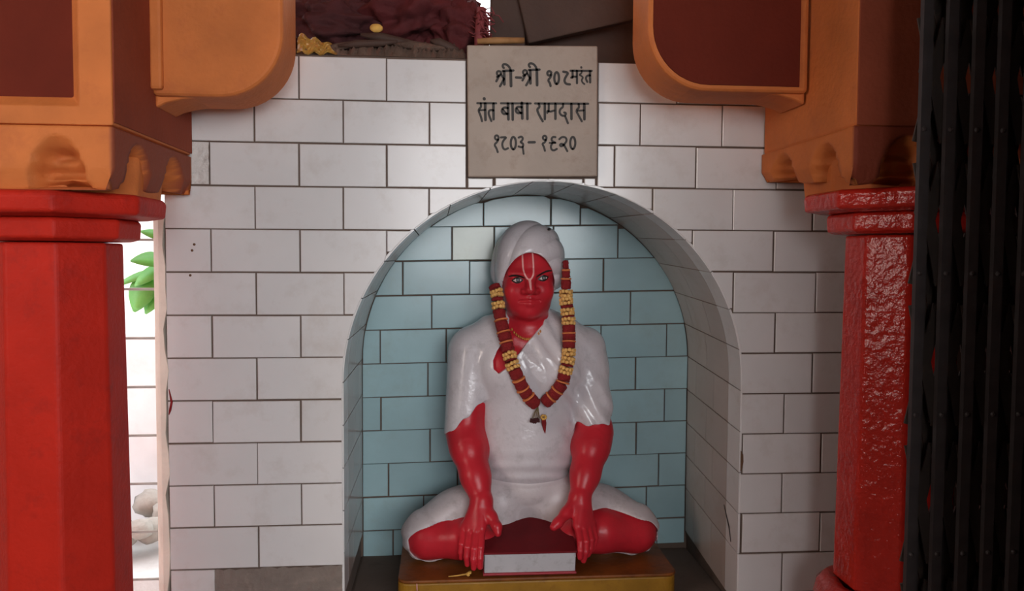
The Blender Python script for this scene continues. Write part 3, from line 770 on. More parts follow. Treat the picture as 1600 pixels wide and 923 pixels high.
# neck and head
cone(B, (0.236, 0.302, 1.07), (0.232, 0.275, 1.23), 0.058, 0.046, 0.03)
cone(B, (0.190, 0.238, 1.128), (0.226, 0.236, 1.112), 0.012, 0.010, 0.02); cone(B, (0.285, 0.238, 1.132), (0.246, 0.236, 1.113), 0.012, 0.010, 0.02)
ellip(B, (0.234, 0.292, 1.335), (0.080, 0.092, 0.092), 0.02)
ellip(B, (0.2285, 0.258, 1.278), (0.070, 0.072, 0.092), 0.02)
ellip(B, (0.2275, 0.246, 1.222), (0.0535, 0.050, 0.036), 0.035)
ellip(B, (0.2270, 0.212, 1.203), (0.024, 0.020, 0.018), 0.022)
ellip(B, (0.1900, 0.215, 1.256), (0.024, 0.022, 0.024), 0.025); ellip(B, (0.2680, 0.215, 1.258), (0.024, 0.022, 0.024), 0.025)
cone(B, (0.176, 0.212, 1.305), (0.216, 0.190, 1.300), 0.008, 0.010, 0.012); cone(B, (0.242, 0.190, 1.301), (0.284, 0.212, 1.312), 0.010, 0.008, 0.012)
cut_ell(B, (0.1945, 0.183, 1.287), (0.021, 0.015, 0.0125), 0.010); cut_ell(B, (0.2635, 0.183, 1.292), (0.021, 0.015, 0.0125), 0.010)
ellip(B, (0.1945, 0.2085, 1.2865), (0.0185, 0.0145, 0.0115), 0.003); ellip(B, (0.2635, 0.2085, 1.2915), (0.0185, 0.0145, 0.0115), 0.003)
cone(B, (0.2290, 0.193, 1.298), (0.2270, 0.170, 1.262), 0.0095, 0.0135, 0.012)
ellip(B, (0.2130, 0.184, 1.2575), (0.0105, 0.012, 0.0085), 0.007); ellip(B, (0.2415, 0.184, 1.258), (0.0105, 0.012, 0.0085), 0.007)
cut_ell(B, (0.2195, 0.171, 1.2480), (0.004, 0.006, 0.0035), 0.003); cut_ell(B, (0.2350, 0.171, 1.2483), (0.004, 0.006, 0.0035), 0.003)
cone(B, (0.2050, 0.200, 1.2365), (0.2275, 0.1905, 1.2390), 0.0055, 0.0075, 0.007); cone(B, (0.2275, 0.1905, 1.2390), (0.2500, 0.200, 1.2375), 0.0075, 0.0055, 0.007)
cone(B, (0.2090, 0.198, 1.2265), (0.2275, 0.1905, 1.2245), 0.0060, 0.0085, 0.007); cone(B, (0.2275, 0.1905, 1.2245), (0.2460, 0.198, 1.2270), 0.0085, 0.0060, 0.007)
cut_cone(B, (0.2000, 0.1935, 1.2315), (0.2275, 0.1815, 1.2325), 0.0025, 0.003, 0.003); cut_cone(B, (0.2275, 0.1815, 1.2325), (0.2550, 0.1935, 1.2325), 0.003, 0.0025, 0.003)
Xg, Yg, Zg = AX[:, None, None], AY[None, :, None], AZ[None, None, :]
B = np.maximum(B, 0.5275 - Zg)

# --- robe over torso and upper arms
def seg2(px, pz, a, b):
    d = np.array(b, np.float32) - np.array(a, np.float32); t = np.clip(((px - a[0]) * d[0] + (pz - a[1]) * d[1]) / (d @ d), 0, 1)
    return np.sqrt((px - a[0] - t * d[0]) ** 2 + (pz - a[1] - t * d[1]) ** 2)
def poly2(pts):
    """signed distance on the XZ grid to a closed outline (negative inside)"""
    px, pz = AX[:, None], AZ[None, :]; n = len(pts); d = np.full((NX, NZg), 9.0, np.float32); ins = np.zeros((NX, NZg), bool)
    for i in range(n):
        a, b = pts[i], pts[(i + 1) % n]; d = np.minimum(d, seg2(px, pz, a, b))
        c = ((a[1] > pz) != (b[1] > pz)) & (px < (b[0] - a[0]) * (pz - a[1]) / ((b[1] - a[1]) or 1e-9) + a[0]); ins ^= c
    return np.where(ins, -d, d)
ua = UA - 0.0105
cl = (Zg - (0.905 + (Xg - 0.052) * 0.95 + 0.004 * np.sin(Xg * 160)))      # left sleeve hem, slanting
cr = (Zg - (0.884 + 0.12 * (Xg - 0.36) - 6.0 * (Xg - 0.41) ** 2 * 0 + 0.003 * np.sin(Xg * 190)))
hem = np.where(Xg < 0.238, -cl, -cr) * 0.75
RB = smin(TO - 0.011, np.maximum(ua, hem), 0.016)
# drapery: long folds falling from the viewer's right shoulder across the chest
u = (Xg - 0.30) * 0.80 + (Zg - 1.10) * 0.55
w = np.clip((0.12 - np.abs(u + 0.02)) / 0.12, 0, 1)
tt = (Xg - 0.30) * 0.55 - (Zg - 1.10) * 0.80
foldA = 0.0038 * w * np.sin(u * 150 + 4 * tt)
foldB = 0.0018 * np.clip((0.86 - Zg) / 0.1, 0, 1) * np.sin(Zg * 170 + 9 * (Xg - 0.23) ** 2 * 20)
foldC = 0.0020 * np.clip((Xg - 0.33) / 0.05, 0, 1) * np.sin((Zg + 0.9 * Xg) * 70)
RB = RB - (foldA + foldB + foldC).astype(np.float32)
# overlapping edge of the shawl: a raised band whose border runs from the neck down across the chest
edge = seg2(AX[:, None], AZ[None, :], (0.286, 1.205), (0.150, 1.035))[:, None, :]
RB = RB - 0.0035 * np.clip(1 - edge / 0.012, 0, 1)
neck = poly2([(0.181, 1.30), (0.180, 1.185), (0.168, 1.130), (0.143, 1.098), (0.131, 1.070), (0.133, 1.048), (0.146, 1.037), (0.166, 1.052), (0.197, 1.087), (0.232, 1.128), (0.268, 1.165), (0.283, 1.200), (0.290, 1.30)])
RB = np.maximum(RB, np.maximum(-neck[:, None, :], -(0.30 - Yg)) * 1.0 if False else np.minimum(9, np.where(Yg < 0.30, -neck[:, None, :], np.float32(-9))))
s_ = sub((0.16, 0.2, 1.1), (0.31, 0.38, 1.30), 0.02)
RB[s_] = np.maximum(RB[s_], -(d_cone(s_, (0.235, 0.30, 1.05), (0.232, 0.285, 1.32), 0.060, 0.054)))
RB = np.maximum(RB, 0.70 - Zg)
RB = np.maximum(RB, Yg - 0.428)
# --- dhoti round hips and thighs, open over the shins
DH = field()
ellip(DH, (0.24, 0.335, 0.63), (0.192, 0.082, 0.112), 0)
ellip(DH, (0.232, 0.315, 0.705), (0.135, 0.096, 0.080), 0.04)
chain(DH, [(0.13, 0.305, 0.622, 0.101), (0.04, 0.265, 0.614, 0.089), (-0.042, 0.222, 0.598, 0.072)], 0.03)
chain(DH, [(0.345, 0.305, 0.622, 0.101), (0.44, 0.27, 0.614, 0.089), (0.524, 0.232, 0.598, 0.072)], 0.03)
for K_ in (SHL, SHR):
    d2 = np.full((NX, NZg), 9.0, np.float32)
    for a, b in zip(K_[:-1], K_[1:]):
        A_ = np.array([a[0], a[2]], np.float32); D_ = np.array([b[0], b[2]], np.float32) - A_
        t = np.clip(((AX[:, None] - A_[0]) * D_[0] + (AZ[None, :] - A_[1]) * D_[1]) / (D_ @ D_), 0, 1)
        d2 = np.minimum(d2, np.sqrt((AX[:, None] - A_[0] - t * D_[0]) ** 2 + (AZ[None, :] - A_[1] - t * D_[1]) ** 2) - (a[3] + t * (b[3] - a[3]) + 0.003))
    DH = np.maximum(DH, np.maximum(-d2[:, None, :], Yg - 0.245) * -1.0 if False else -np.maximum(d2[:, None, :], Yg - 0.245))
dsw = np.sqrt((Xg - 0.24) ** 2 + 0.3 * (Yg - 0.3) ** 2)
DH = DH - (0.0020 * np.sin((Zg * 1.0 + dsw * 0.55) * 150) * np.clip((dsw - 0.10) / 0.08, 0, 1)).astype(np.float32)
DH = DH - 0.0035 * np.clip(1 - np.abs(Zg - 0.728 - 0.05 * np.abs(Xg - 0.235)) / 0.012, 0, 1)
DH = np.maximum(DH, Zg - (0.735 + 0.05 * np.abs(Xg - 0.235)))
DH = np.maximum(DH, 0.5275 - Zg); DH = np.maximum(DH, Yg - 0.428)
# --- turban
TU = field()
ellip(TU, (0.2335, 0.292, 1.345), (0.0975, 0.112, 0.1025), 0)
ellip(TU, (0.2335, 0.302, 1.300), (0.0985, 0.095, 0.070), 0.03)
ang = np.arctan2(Zg - 1.245, Xg - 0.138 + 0.0 * Yg)
sw = np.sin(ang * 11 + 3.5 * np.sin(ang * 2) + (Yg - 0.2) * 22)
TU = TU - (0.0062 * np.abs(sw) ** 0.7 - 0.0032).astype(np.float32)
# right-hand wrap lying over the others
wr2 = seg2(AX[:, None], AZ[None, :], (0.300, 1.408), (0.325, 1.290))[:, None, :]
TU = TU - 0.005 * np.clip(1 - wr2 / 0.03, 0, 1)
fo = np.sqrt(((Xg - 0.2285) / 0.0705) ** 2 + ((Zg - 1.262) / 0.0985) ** 2)
fo = (fo - 1) * 0.07
TU = np.maximum(TU, np.where(Yg < 0.30, -fo, np.float32(-9)))
low = 1.262 + 0.25 * np.abs(Xg - 0.232) * 0 
TU = np.maximum(TU, (low - 0.0 - Zg) + np.clip((Yg - 0.30) * 0.2, -1, 0))
s_ = sub((0.15, 0.18, 1.1), (0.31, 0.42, 1.40), 0.0)
# --- front depth of the finished figure, for things lying on it
ALL = np.minimum(np.minimum(B, RB), np.minimum(DH, TU))
def front_map(F):
    I = F < 0; any_ = I.any(1); j = I.argmax(1)
    return np.where(any_, AY[j], np.float32(0.42)), any_
FALL, _ = front_map(ALL); FBODY, _ = front_map(B)
def fy(Mp, x, z):
    i = (x - LO[0]) / HH; k = (z - LO[2]) / HH; i0 = int(np.clip(i, 0, NX - 2)); k0 = int(np.clip(k, 0, NZg - 2)); a = i - i0; b = k - k0
    return float(Mp[i0, k0] * (1 - a) * (1 - b) + Mp[i0 + 1, k0] * a * (1 - b) + Mp[i0, k0 + 1] * (1 - a) * b + Mp[i0 + 1, k0 + 1] * a * b) - HH * 0.5
nets(B, 'body', 'skin', ST)
o = nets(RB, 'robe', 'robe', ST); o['label'] = 'white robe with short sleeves'
o = nets(DH, 'dhoti', 'dhoti', ST); o['label'] = 'white cloth over hips and thighs'
o = nets(TU, 'turban', 'robe', ST); o['label'] = 'white wound turban'
del ALL, B, RB, DH, TU, TO, UA

# --- painted face: eyes, brows, forehead mark, following the face's surface
def decal(name, outline, mat, parent, off=0.0012, rings=4):
    P = np.array(outline, float); c = P.mean(0); n = len(P); v = [(c[0], fy(FBODY, *c) - off, c[1])]; f = []
    for r in range(1, rings + 1):
        for p in P:
            q = c + (p - c) * r / rings; v.append((q[0], fy(FBODY, q[0], q[1]) - off * (1.0 if r < rings else 0.4), q[1]))
    for i in range(n): f.append((0, 1 + i, 1 + (i + 1) % n))
    for r in range(rings - 1):
        for i in range(n):
            a, b = 1 + r * n + i, 1 + r * n + (i + 1) % n; f.append((a, a + n, b + n, b))
    o = link(name, pmesh(name, v, f), mat, None, True); recenter(o); under(o, parent); return o
def smooth_line(pts, it=3):
    P = np.array(pts, float)
    for _ in range(it):
        Q = [P[0]]
        for a, b in zip(P[:-1], P[1:]): Q += [0.75 * a + 0.25 * b, 0.25 * a + 0.75 * b]
        Q.append(P[-1]); P = np.array(Q)
    return P
def band(name, pts, wd, mat, parent, off=0.0012):
    P = smooth_line(pts); T = np.gradient(P, axis=0); T /= np.linalg.norm(T, axis=1)[:, None] + 1e-12; Nn = np.stack([-T[:, 1], T[:, 0]], 1)
    n = len(P); wd = np.interp(np.linspace(0, 1, n), np.linspace(0, 1, len(wd)), wd) if not np.isscalar(wd) else np.full(n, wd)
    v = []; f = []
    for i in range(n):
        for s in (-1, 0, 1):
            q = P[i] + Nn[i] * wd[i] * s; v.append((q[0], fy(FBODY, q[0], q[1]) - off * (1.0 if s == 0 else 0.5), q[1]))
    for i in range(n - 1):
        for s in (0, 1): f.append((i * 3 + s, i * 3 + s + 1, i * 3 + s + 4, i * 3 + s + 3))
    o = link(name, pmesh(name, v, f), mat, None, True); recenter(o); under(o, parent); return o
for ex, ez, tl in ((0.1945, 1.2868, 0.05), (0.2640, 1.2925, 0.20)):
    def almond(w_, h_, t=tl):
        out = []
        for i in range(24):
            a = 2 * PI * i / 24; x = w_ * math.cos(a); z = h_ * math.sin(a) * (1 - 0.55 * (x / w_) ** 2)
            out.append((ex + x * math.cos(t) - z * math.sin(t), ez + x * math.sin(t) + z * math.cos(t)))
        return out
    e = decal('eye', almond(0.0155, 0.0088), 'black', ST, 0.0014); e['label'] = 'black outlined painted eye'
    ew = decal('eye_white', almond(0.0118, 0.0052), 'eye_white', ST, 0.0022)
    ei = decal('iris', [(ex + 0.001 + 0.0064 * math.cos(2 * PI * i / 16), ez + 0.0005 + 0.0064 * math.sin(2 * PI * i / 16)) for i in range(16)], 'black', ST, 0.0030)
band('eyebrow', [(0.1730, 1.2965), (0.181, 1.2995), (0.197, 1.2990), (0.2125, 1.2930)], [0.0012, 0.0026, 0.0024, 0.0012], 'black', ST)
band('eyebrow', [(0.2445, 1.2955), (0.258, 1.3050), (0.274, 1.3120), (0.288, 1.3125)], [0.0012, 0.0024, 0.0026, 0.0012], 'black', ST)
o = band('forehead_mark', [(0.2080, 1.3660), (0.2085, 1.330), (0.2105, 1.3060), (0.2190, 1.2900), (0.2280, 1.2890), (0.2365, 1.3040), (0.2370, 1.330), (0.2345, 1.3660)], 0.0021, 'tilak', ST, 0.0016); o['label'] = 'pale U shaped painted mark'
o = band('forehead_mark', [(0.2245, 1.2920), (0.2255, 1.284), (0.2260, 1.272), (0.2262, 1.263)], [0.0042, 0.0034, 0.0026, 0.0010], 'tilak', ST, 0.0016)
# gold beads painted round the neck
for i in range(17):
    q = i / 16; x = 0.184 + 0.088 * q; z = 1.152 - 0.030 * math.sin(PI * q) ** 0.8 + 0.010 * q
    y = fy(FBODY, x, z) - 0.002; r = 0.0046
    v, f = tube([(x - 0.003, y, z), (x - 0.001, y, z), (x + 0.001, y, z), (x + 0.003, y, z)], [0.001, r, r, 0.001], 6)
    o = recenter(link('necklace_bead', pmesh('necklace_bead', v, f), 'gold', None, True)); under(o, ST)
# dark nail hole on the turban
o = tube_obj('nail_hole', [(0.2815, 0.215, 1.424), (0.2815, 0.224, 1.424)], 0.004, 'black', None, 7); under(o, ST)

# ------------------------------------------------------------------ book held under the hands
bk = empty('thick_book', (0.2215, 0.09, 0.53), 'thick closed book with maroon cover and white page edges under the statue hands', 'book')
bw, bd, bh = 0.238, 0.205, 0.066
def bbox(name, x0, x1, y0, y1, z0, z1, mat, b):
    o = box(name, (x0, y0, z0), (x1, y1, z1), mat, bk, b); return o
bbox('pages', -bw / 2 + 0.001, bw / 2 - 0.001, 0.003, bd - 0.004, 0.006, bh - 0.006, 'pages', 0.002)
o = bbox('cover', -bw / 2 - 0.002, bw / 2 + 0.002, 0.0, bd, bh - 0.006, bh, 'cover', 0.002); o['label'] = 'maroon top cover'
o = bbox('cover', -bw / 2 - 0.002, bw / 2 + 0.002, -0.001, bd, 0.0, 0.006, 'cover_edge', 0.002); o['label'] = 'red bottom cover'
bk.rotation_euler = (math.radians(11.5), 0, math.radians(-0.6))

# ------------------------------------------------------------------ flower garland
GA = empty('flower_garland', (0.245, 0.14, 0.95), 'garland of red and yellow flowers hanging round the statue neck', 'garland')
def px_path(pts):     # (x, z) drape outline, depth taken from the figure below it
    out = []
    for x, z in pts:
        ys = [fy(FALL, x + dx, z + dz) for dx in (-0.012, 0, 0.012) for dz in (-0.012, 0, 0.012)]
        out.append((x, min(ys), z))
    return np.array(out)
def resample(P, n):
    d = np.r_[0, np.cumsum(np.linalg.norm(np.diff(P, axis=0), axis=1))]; t = np.linspace(0, d[-1], n)
    return np.stack([np.interp(t, d, P[:, i]) for i in range(3)], 1), d[-1]
gl = [(0.134, 1.272), (0.1405, 1.256), (0.148, 1.198), (0.156, 1.158), (0.169, 1.107), (0.179, 1.067), (0.195, 1.029), (0.210, 0.997), (0.230, 0.970), (0.247, 0.953)]
gr = [(0.3245, 1.340), (0.326, 1.306), (0.326, 1.236), (0.333, 1.184), (0.334, 1.132), (0.332, 1.085), (0.327, 1.060), (0.315, 1.014), (0.294, 0.983), (0.268, 0.957)]
def strand(pts, pat, taper):
    P = px_path(pts)
    P[:, 1] = np.minimum(P[:, 1], 0.245)
    for _ in range(6): P[1:-1, 1] = np.minimum(P[1:-1, 1], 0.5 * (P[:-2, 1] + P[2:, 1]))
    P[:, 1] -= 0.014
    Q, L = resample(P, 240)
    o = tube_obj('string', Q[::6], 0.0025, 'petal_red', None, 5); under(o, GA)
    tot = sum(l for _, l in pat); s = 0.0; R0 = 0.0170
    for kind, l in pat:
        a, b = s / tot, (s + l) / tot; s += l
        i0, i1 = int(a * 239), max(int(b * 239), int(a * 239) + 2)
        C = Q[i0:min(i1 + 1, 240)]
        if len(C) < 2: continue
        mid = C[len(C) // 2]; T = C[-1] - C[0]; T = T / np.linalg.norm(T)
        sc = taper(a)
        if kind == 'r':
            mm = max(4, len(C) // 3); D, _ = resample(C, 9)
            rr = [R0 * sc * 0.86] + [R0 * sc * (1 + random.uniform(-0.03, 0.05)) for _ in range(7)] + [R0 * sc * 0.86]
            v, f = tube(D, rr, 12); v = [p + rng.normal(0, 0.0006, 3) for p in v]
            o = recenter(link('red_flower_roll', pmesh('red_flower_roll', v, f), 'petal_red', None, True)); under(o, GA)
        elif kind == 'o':
            v, f = tube([mid - T * 0.0024, mid - T * 0.0012, mid + T * 0.0012, mid + T * 0.0024], [R0 * sc * 0.98, R0 * sc * 1.12, R0 * sc * 1.12, R0 * sc * 0.98], 12)
            o = recenter(link('orange_ring', pmesh('orange_ring', v, f), 'ring_or', None, True)); under(o, GA)
        else:
            mb = MB(); U = np.cross(T, [0, 1, 0]); U /= np.linalg.norm(U); Bv = np.cross(T, U)
            for ring in (-0.5, 0.5):
                for q in range(9):
                    an = 2 * PI * q / 9 + ring; dirv = U * math.cos(an) + Bv * math.sin(an)
                    base = mid + T * ring * l * 0.5
                    c0 = base + dirv * 0.004; c1 = base + dirv * R0 * sc * 1.02 + T * random.uniform(-0.002, 0.002)
                    mb.add(*tube([c0, (c0 + c1) / 2, c1, c1 + dirv * 0.002], [0.003, 0.0052, 0.0056, 0.0025], 6))
            o = mb.obj('yellow_flower', 'petal_yel', None, True); under(o, GA)
PL = [('r', .010), ('y', .020), ('r', .008), ('y', .020), ('r', .022), ('o', .005), ('r', .022), ('o', .005), ('r', .018), ('o', .005), ('r', .020), ('y', .020), ('r', .003), ('y', .020), ('r', .020), ('o', .007), ('r', .020), ('o', .005), ('r', .016), ('o', .006), ('r', .024)]
PR = [('r', .022), ('o', .004), ('r', .018), ('o', .005), ('r', .024), ('y', .020), ('y', .020), ('r', .008), ('y', .020), ('r', .004), ('y', .020), ('r', .018), ('o', .004), ('r', .016), ('o', .004), ('r', .016), ('y', .020), ('y', .020), ('r', .006), ('y', .020), ('r', .018), ('o', .007), ('r', .018), ('o', .006), ('r', .018), ('o', .005), ('r', .022)]
strand(gl, PL, lambda a: 0.92 + 0.1 * min(1, a * 3))
strand(gr, PR, lambda a: 0.45 + 0.55 * min(1, a * 5))
# pendant of wire, dried petals and a red tassel
px_, pz_ = 0.2535, 0.937; py_ = fy(FALL, px_, pz_) - 0.016
mb = MB()
for k in range(5):
    a = k * 0.6 - 1.2; mb.add(*tube([(px_ - 0.002, py_, pz_ + 0.012), (px_ - 0.006 + 0.006 * math.sin(a), py_ - 0.003 * math.cos(a), pz_ - 0.004), (px_ - 0.008 + 0.010 * math.sin(a), py_, pz_ - 0.020)], 0.0012, 5))
o = mb.obj('wire_loop', 'olive', None, True); under(o, GA)
mb = MB()
for k in range(14):
    a = k * 2.4; r = 0.004 + 0.008 * (k % 5) / 5
    c = np.array([px_ - 0.010 + r * math.cos(a), py_ - 0.002, pz_ - 0.024 + 0.6 * r * math.sin(a)])
    mb.add(*tube([c, c + [0.002 * math.cos(a), -0.004, -0.004]], [0.0042, 0.0024], 6))
o = mb.obj('dried_petals', 'cloth2', None, True); under(o, GA)
mb = MB()
for k in range(10):
    a = k * 2.4; c = np.array([px_ + 0.013 + 0.006 * math.cos(a), py_ - 0.002, pz_ - 0.017 + 0.005 * math.sin(a)])
    mb.add(*tube([c, c + [0.001, -0.004, 0.001]], [0.0040, 0.0022], 6))
o = mb.obj('yellow_bud', 'dryfl', None, True); under(o, GA)
tb = fy(FALL, px_ + 0.018, pz_ - 0.05) - 0.006
o = tube_obj('tassel', [(px_ + 0.013, py_ - 0.001, pz_ - 0.022), (px_ + 0.015, (py_ + tb) / 2, pz_ - 0.034), (px_ + 0.017, tb, pz_ - 0.050), (px_ + 0.019, tb, pz_ - 0.064)], [0.0058, 0.0068, 0.0045, 0.0008], 'petal_red', None, 8); under(o, GA)

# ------------------------------------------------------------------ things on the niche floor beside the plinth
nf = box('niche_floor', (CX - RAD, 0.01, ZF - 0.004), (CX + RAD, DEP, ZF + 0.004), 'core'); nf['kind'] = 'structure'; nf.name = 'floor_niche'

# ------------------------------------------------------------------ collapsible gate
GT = empty('folding_gate', (0.82, -0.60, 0), 'black iron collapsible gate with crossed lattice bars, pushed together beside the red column', 'gate')
GY = -0.60; sp = 0.0472; NB = 9; gx = [0.812 + sp * i for i in range(NB)]
me_ch = None
for i, x in enumerate(gx):
    for yy in (GY - 0.014, GY + 0.010):
        # U channel
        w2, d2, tk = 0.0088, 0.010, 0.002
        pts = [(-w2, 0), (w2, 0), (w2, d2), (w2 - tk, d2), (w2 - tk, tk), (-w2 + tk, tk), (-w2 + tk, d2), (-w2, d2)]
        if me_ch is None:
            v = [(p[0], p[1], 0.02) for p in pts] + [(p[0], p[1], 2.5) for p in pts]; n = 8
            f = [tuple(range(n - 1, -1, -1)), tuple(range(n, 2 * n))] + [(k, (k + 1) % n, n + (k + 1) % n, n + k) for k in range(n)]
            me_ch = pmesh('channel_bar', v, f)
        o = link('channel_bar', me_ch, 'iron', GT); o.location = (x - 0.82, yy + 0.60, 0)
        if yy > GY: o.location.x += 0.022
        o.rotation_euler = (0, random.gauss(0, 0.0015), 0)
per = 0.245
lat = {}
for i in range(NB - 1):
    for k in range(10):
        zc = 0.08 + per * k
        for sgn in (1, -1):
            a = (gx[i], zc if sgn > 0 else zc + per * 0.86); b = (gx[min(i + 1, NB - 1)], zc + per * 0.86 if sgn > 0 else zc)
            key = sgn
            dx, dz = b[0] - a[0], b[1] - a[1]; L_ = math.hypot(dx, dz); tx, tz = dx / L_, dz / L_; wd = 0.0105
            if key not in lat:
                v = []
                for y in (-0.0015, 0.0015):
                    for s, t in ((0, -1), (1, -1), (1, 1), (0, 1)): v.append((s * dx - t * wd * tz - dx / 2, y, s * dz + t * wd * tx - dz / 2))
                lat[key] = pmesh('lattice_bar', v, [(0, 1, 2, 3), (7, 6, 5, 4), (0, 4, 5, 1), (1, 5, 6, 2), (2, 6, 7, 3), (3, 7, 4, 0)])
            o = link('lattice_bar', lat[key], 'iron_lat', GT); o.location = ((a[0] + b[0]) / 2 - 0.82, GY + 0.60 + (0.0035 if sgn > 0 else -0.0005) + 0.002 * (i % 2), (a[1] + b[1]) / 2)
for i in range(NB - 1):
    for k in range(2, 8):
        for sgn in (1, -1):
            o = link('lattice_bar', lat[sgn], 'iron_lat', GT); o.location = ((gx[i] + gx[i + 1]) / 2 - 0.82 + 0.022, 0.024 + (0.003 if sgn > 0 else -0.001), 0.08 + per * (k + 0.93))
rv = None
for x in gx:
    for k in range(9):
        if rv is None:
            v, f = tube([(0, -0.003, 0), (0, -0.0015, 0), (0, 0, 0)], [0.0022, 0.0042, 0.0048], 8); rv = pmesh('rivet', v, f)
        o = link('rivet', rv, 'iron', GT); o.location = (x - 0.82, GY - 0.014 + 0.60, 0.10 + per * k)

# ------------------------------------------------------------------ clutter on top of the wall
def blob(name, c, r, mat, seed, amp=0.25, fr=3.0, parent=None, nu=84, nv=44, flat=True):
    """folded cloth / rubble lump: sphere displaced by ridged waves"""
    g = np.random.default_rng(seed); K = [(g.normal(0, fr, 3), g.uniform(0, 6.28), 1.0) for _ in range(7)] + [(g.normal(0, fr * 2.6, 3), g.uniform(0, 6.28), 0.4) for _ in range(6)]
    v = []
    for j in range(nv + 1):
        ph = -PI / 2 + PI * j / nv
        for i in range(nu):
            th = 2 * PI * i / nu; d = np.array([math.cos(ph) * math.cos(th), math.cos(ph) * math.sin(th), math.sin(ph)])
            h = sum(w_ * (1 - abs(math.sin(float(k @ d) + p)) * 2) for k, p, w_ in K) / 7
            q = d * (1 + amp * h); z = c[2] + q[2] * r[2]
            v.append((c[0] + q[0] * r[0], c[1] + q[1] * r[1], max(z, WTOP + 0.001) if flat else z))
    f = [(j * nu + i, j * nu + (i + 1) % nu, (j + 1) * nu + (i + 1) % nu, (j + 1) * nu + i) for j in range(nv) for i in range(nu)]
    return recenter(link(name, pmesh(name, v, f), mat, parent, True))
# crumbling mud and wood strip along the wall's top edge
v = []; nu, nv = 90, 8
for i in range(nu + 1):
    x = -0.35 + 0.40 * i / nu
    top = 0.020 + 0.026 * max(0, math.sin((x + 0.27) * 8.5)) + 0.006 * math.sin(x * 90) + random.uniform(-0.004, 0.004)
    for j in range(nv + 1):
        a = PI * j / nv; rr = 1 + random.uniform(-0.10, 0.10)
        v.append((x, 0.085 - 0.080 * math.cos(a) * rr if j not in (0, nv) else 0.085 - 0.080 * math.cos(a), WTOP + 0.001 + top * math.sin(a) ** 0.6 * rr * random.uniform(0.75, 1.12) if j not in (0, nv) else WTOP + 0.001))
f = [(i * (nv + 1) + j, (i + 1) * (nv + 1) + j, (i + 1) * (nv + 1) + j + 1, i * (nv + 1) + j + 1) for i in range(nu) for j in range(nv)]
f += [tuple(range(nv + 1)), tuple(nu * (nv + 1) + j for j in range(nv, -1, -1))]
tag(recenter(link('mud_debris', pmesh('mud_debris', v, f), 'debris', None, True)), 'strip of crumbling mud and splinters along the top edge of the tiled wall', 'debris', kind='stuff')
splin = 0
for (x, y, z, l, a, t) in ((-0.18, 0.01, 1.848, 0.14, 0.10, 0.010), (-0.06, 0.012, 1.846, 0.12, -0.06, 0.011), (-0.12, 0.03, 1.862, 0.16, -0.16, 0.012), (-0.24, 0.015, 1.842, 0.10, 0.26, 0.009), (0.0, 0.02, 1.852, 0.07, -0.3, 0.012)):
    ca, sa = math.cos(a), math.sin(a)
    path = [(x - l / 2 * ca, y, z - l / 2 * sa), (x - l * 0.2 * ca, y + 0.004, z - l * 0.2 * sa + 0.003), (x + l * 0.2 * ca, y + 0.002, z + l * 0.2 * sa), (x + l / 2 * ca, y, z + l / 2 * sa)]
    o = tube_obj('wood_splinter', path, [t * 0.3, t, t * 0.9, t * 0.4], 'debris' if splin % 2 else 'wood', None, 6)
    tag(o, ['flat dark splinter lying leftmost but one in the mud strip', 'thick pale splinter near the inscription slab end of mud strip', 'longest dark splinter resting on the hump of the mud strip', 'short slanting splinter beside the yellow packet', 'stubby dark splinter against the inscription slab corner'][splin], 'splinter', 'splinters on the wall top'); splin += 1
cl_spec = [((-0.29, 0.17, 1.93), (0.15, 0.12, 0.085), 'cloth2', 3, 'dark maroon cloth heap above the yellow packet'),
           ((-0.08, 0.19, 1.955), (0.15, 0.14, 0.10), 'cloth', 5, 'red cloth bundle drooping in the middle of the wall top'),
           ((0.030, 0.15, 1.91), (0.085, 0.10, 0.095), 'cloth', 9, 'small red cloth bundle next to the pink fringe'),
           ((-0.20, 0.27, 2.02), (0.30, 0.16, 0.11), 'cloth', 12, 'large red cloth roll piled on top of the other bundles')]
for c, r, mt, sd, lb in cl_spec:
    tag(blob('cloth_bundle', c, r, mt, sd, 0.42, 3.2), lb, 'cloth', 'cloth bundles on the wall top')
# pink fringe
mb = MB()
for k in range(70):
    x = 0.088 + random.gauss(0, 0.010); z = random.uniform(1.885, 1.95); y = 0.06 + random.gauss(0, 0.012)
    mb.add(*tube([(x, y, z), (x + random.uniform(0.004, 0.016), y - 0.006, z + random.uniform(-0.012, 0.008)), (x + random.uniform(0.010, 0.024), y - 0.008, z - random.uniform(0.004, 0.02))], 0.0016, 4))
mb.add(*tube([(0.085, 0.06, 1.82), (0.084, 0.06, 1.88), (0.09, 0.06, 1.955)], 0.012, 7))
tag(mb.obj('tinsel_fringe', 'fringe', None, True), 'pink red fringe hanging between cloth bundle and timber', 'fringe')
# yellow packet and scraps
v = []; nu, nv = 14, 8
for i in range(nu + 1):
    for j in range(nv + 1):
        x = -0.342 + 0.092 * i / nu; z = WTOP + 0.004 + 0.05 * j / nv * (1 - 0.55 * i / nu) + 0.004 * math.sin(i * 1.3)
        v.append((x, -0.004 + 0.03 * j / nv + 0.005 * math.sin(i * 1.7 + j) + random.uniform(-0.002, 0.002), z))
f = [(i * (nv + 1) + j, (i + 1) * (nv + 1) + j, (i + 1) * (nv + 1) + j + 1, i * (nv + 1) + j + 1) for i in range(nu) for j in range(nv)]
o = recenter(link('foil_packet', pmesh('foil_packet', v, f), 'packet')); mod = o.modifiers.new('s', 'SOLIDIFY'); mod.thickness = 0.004
tag(o, 'crumpled yellow and red foil packet on the wall edge by the bracket arm', 'packet')
o = blob('paper_scrap', (-0.164, 0.055, 1.898), (0.017, 0.006, 0.011), 'dryfl', 21, 0.15, 2, None, 12, 8, False)
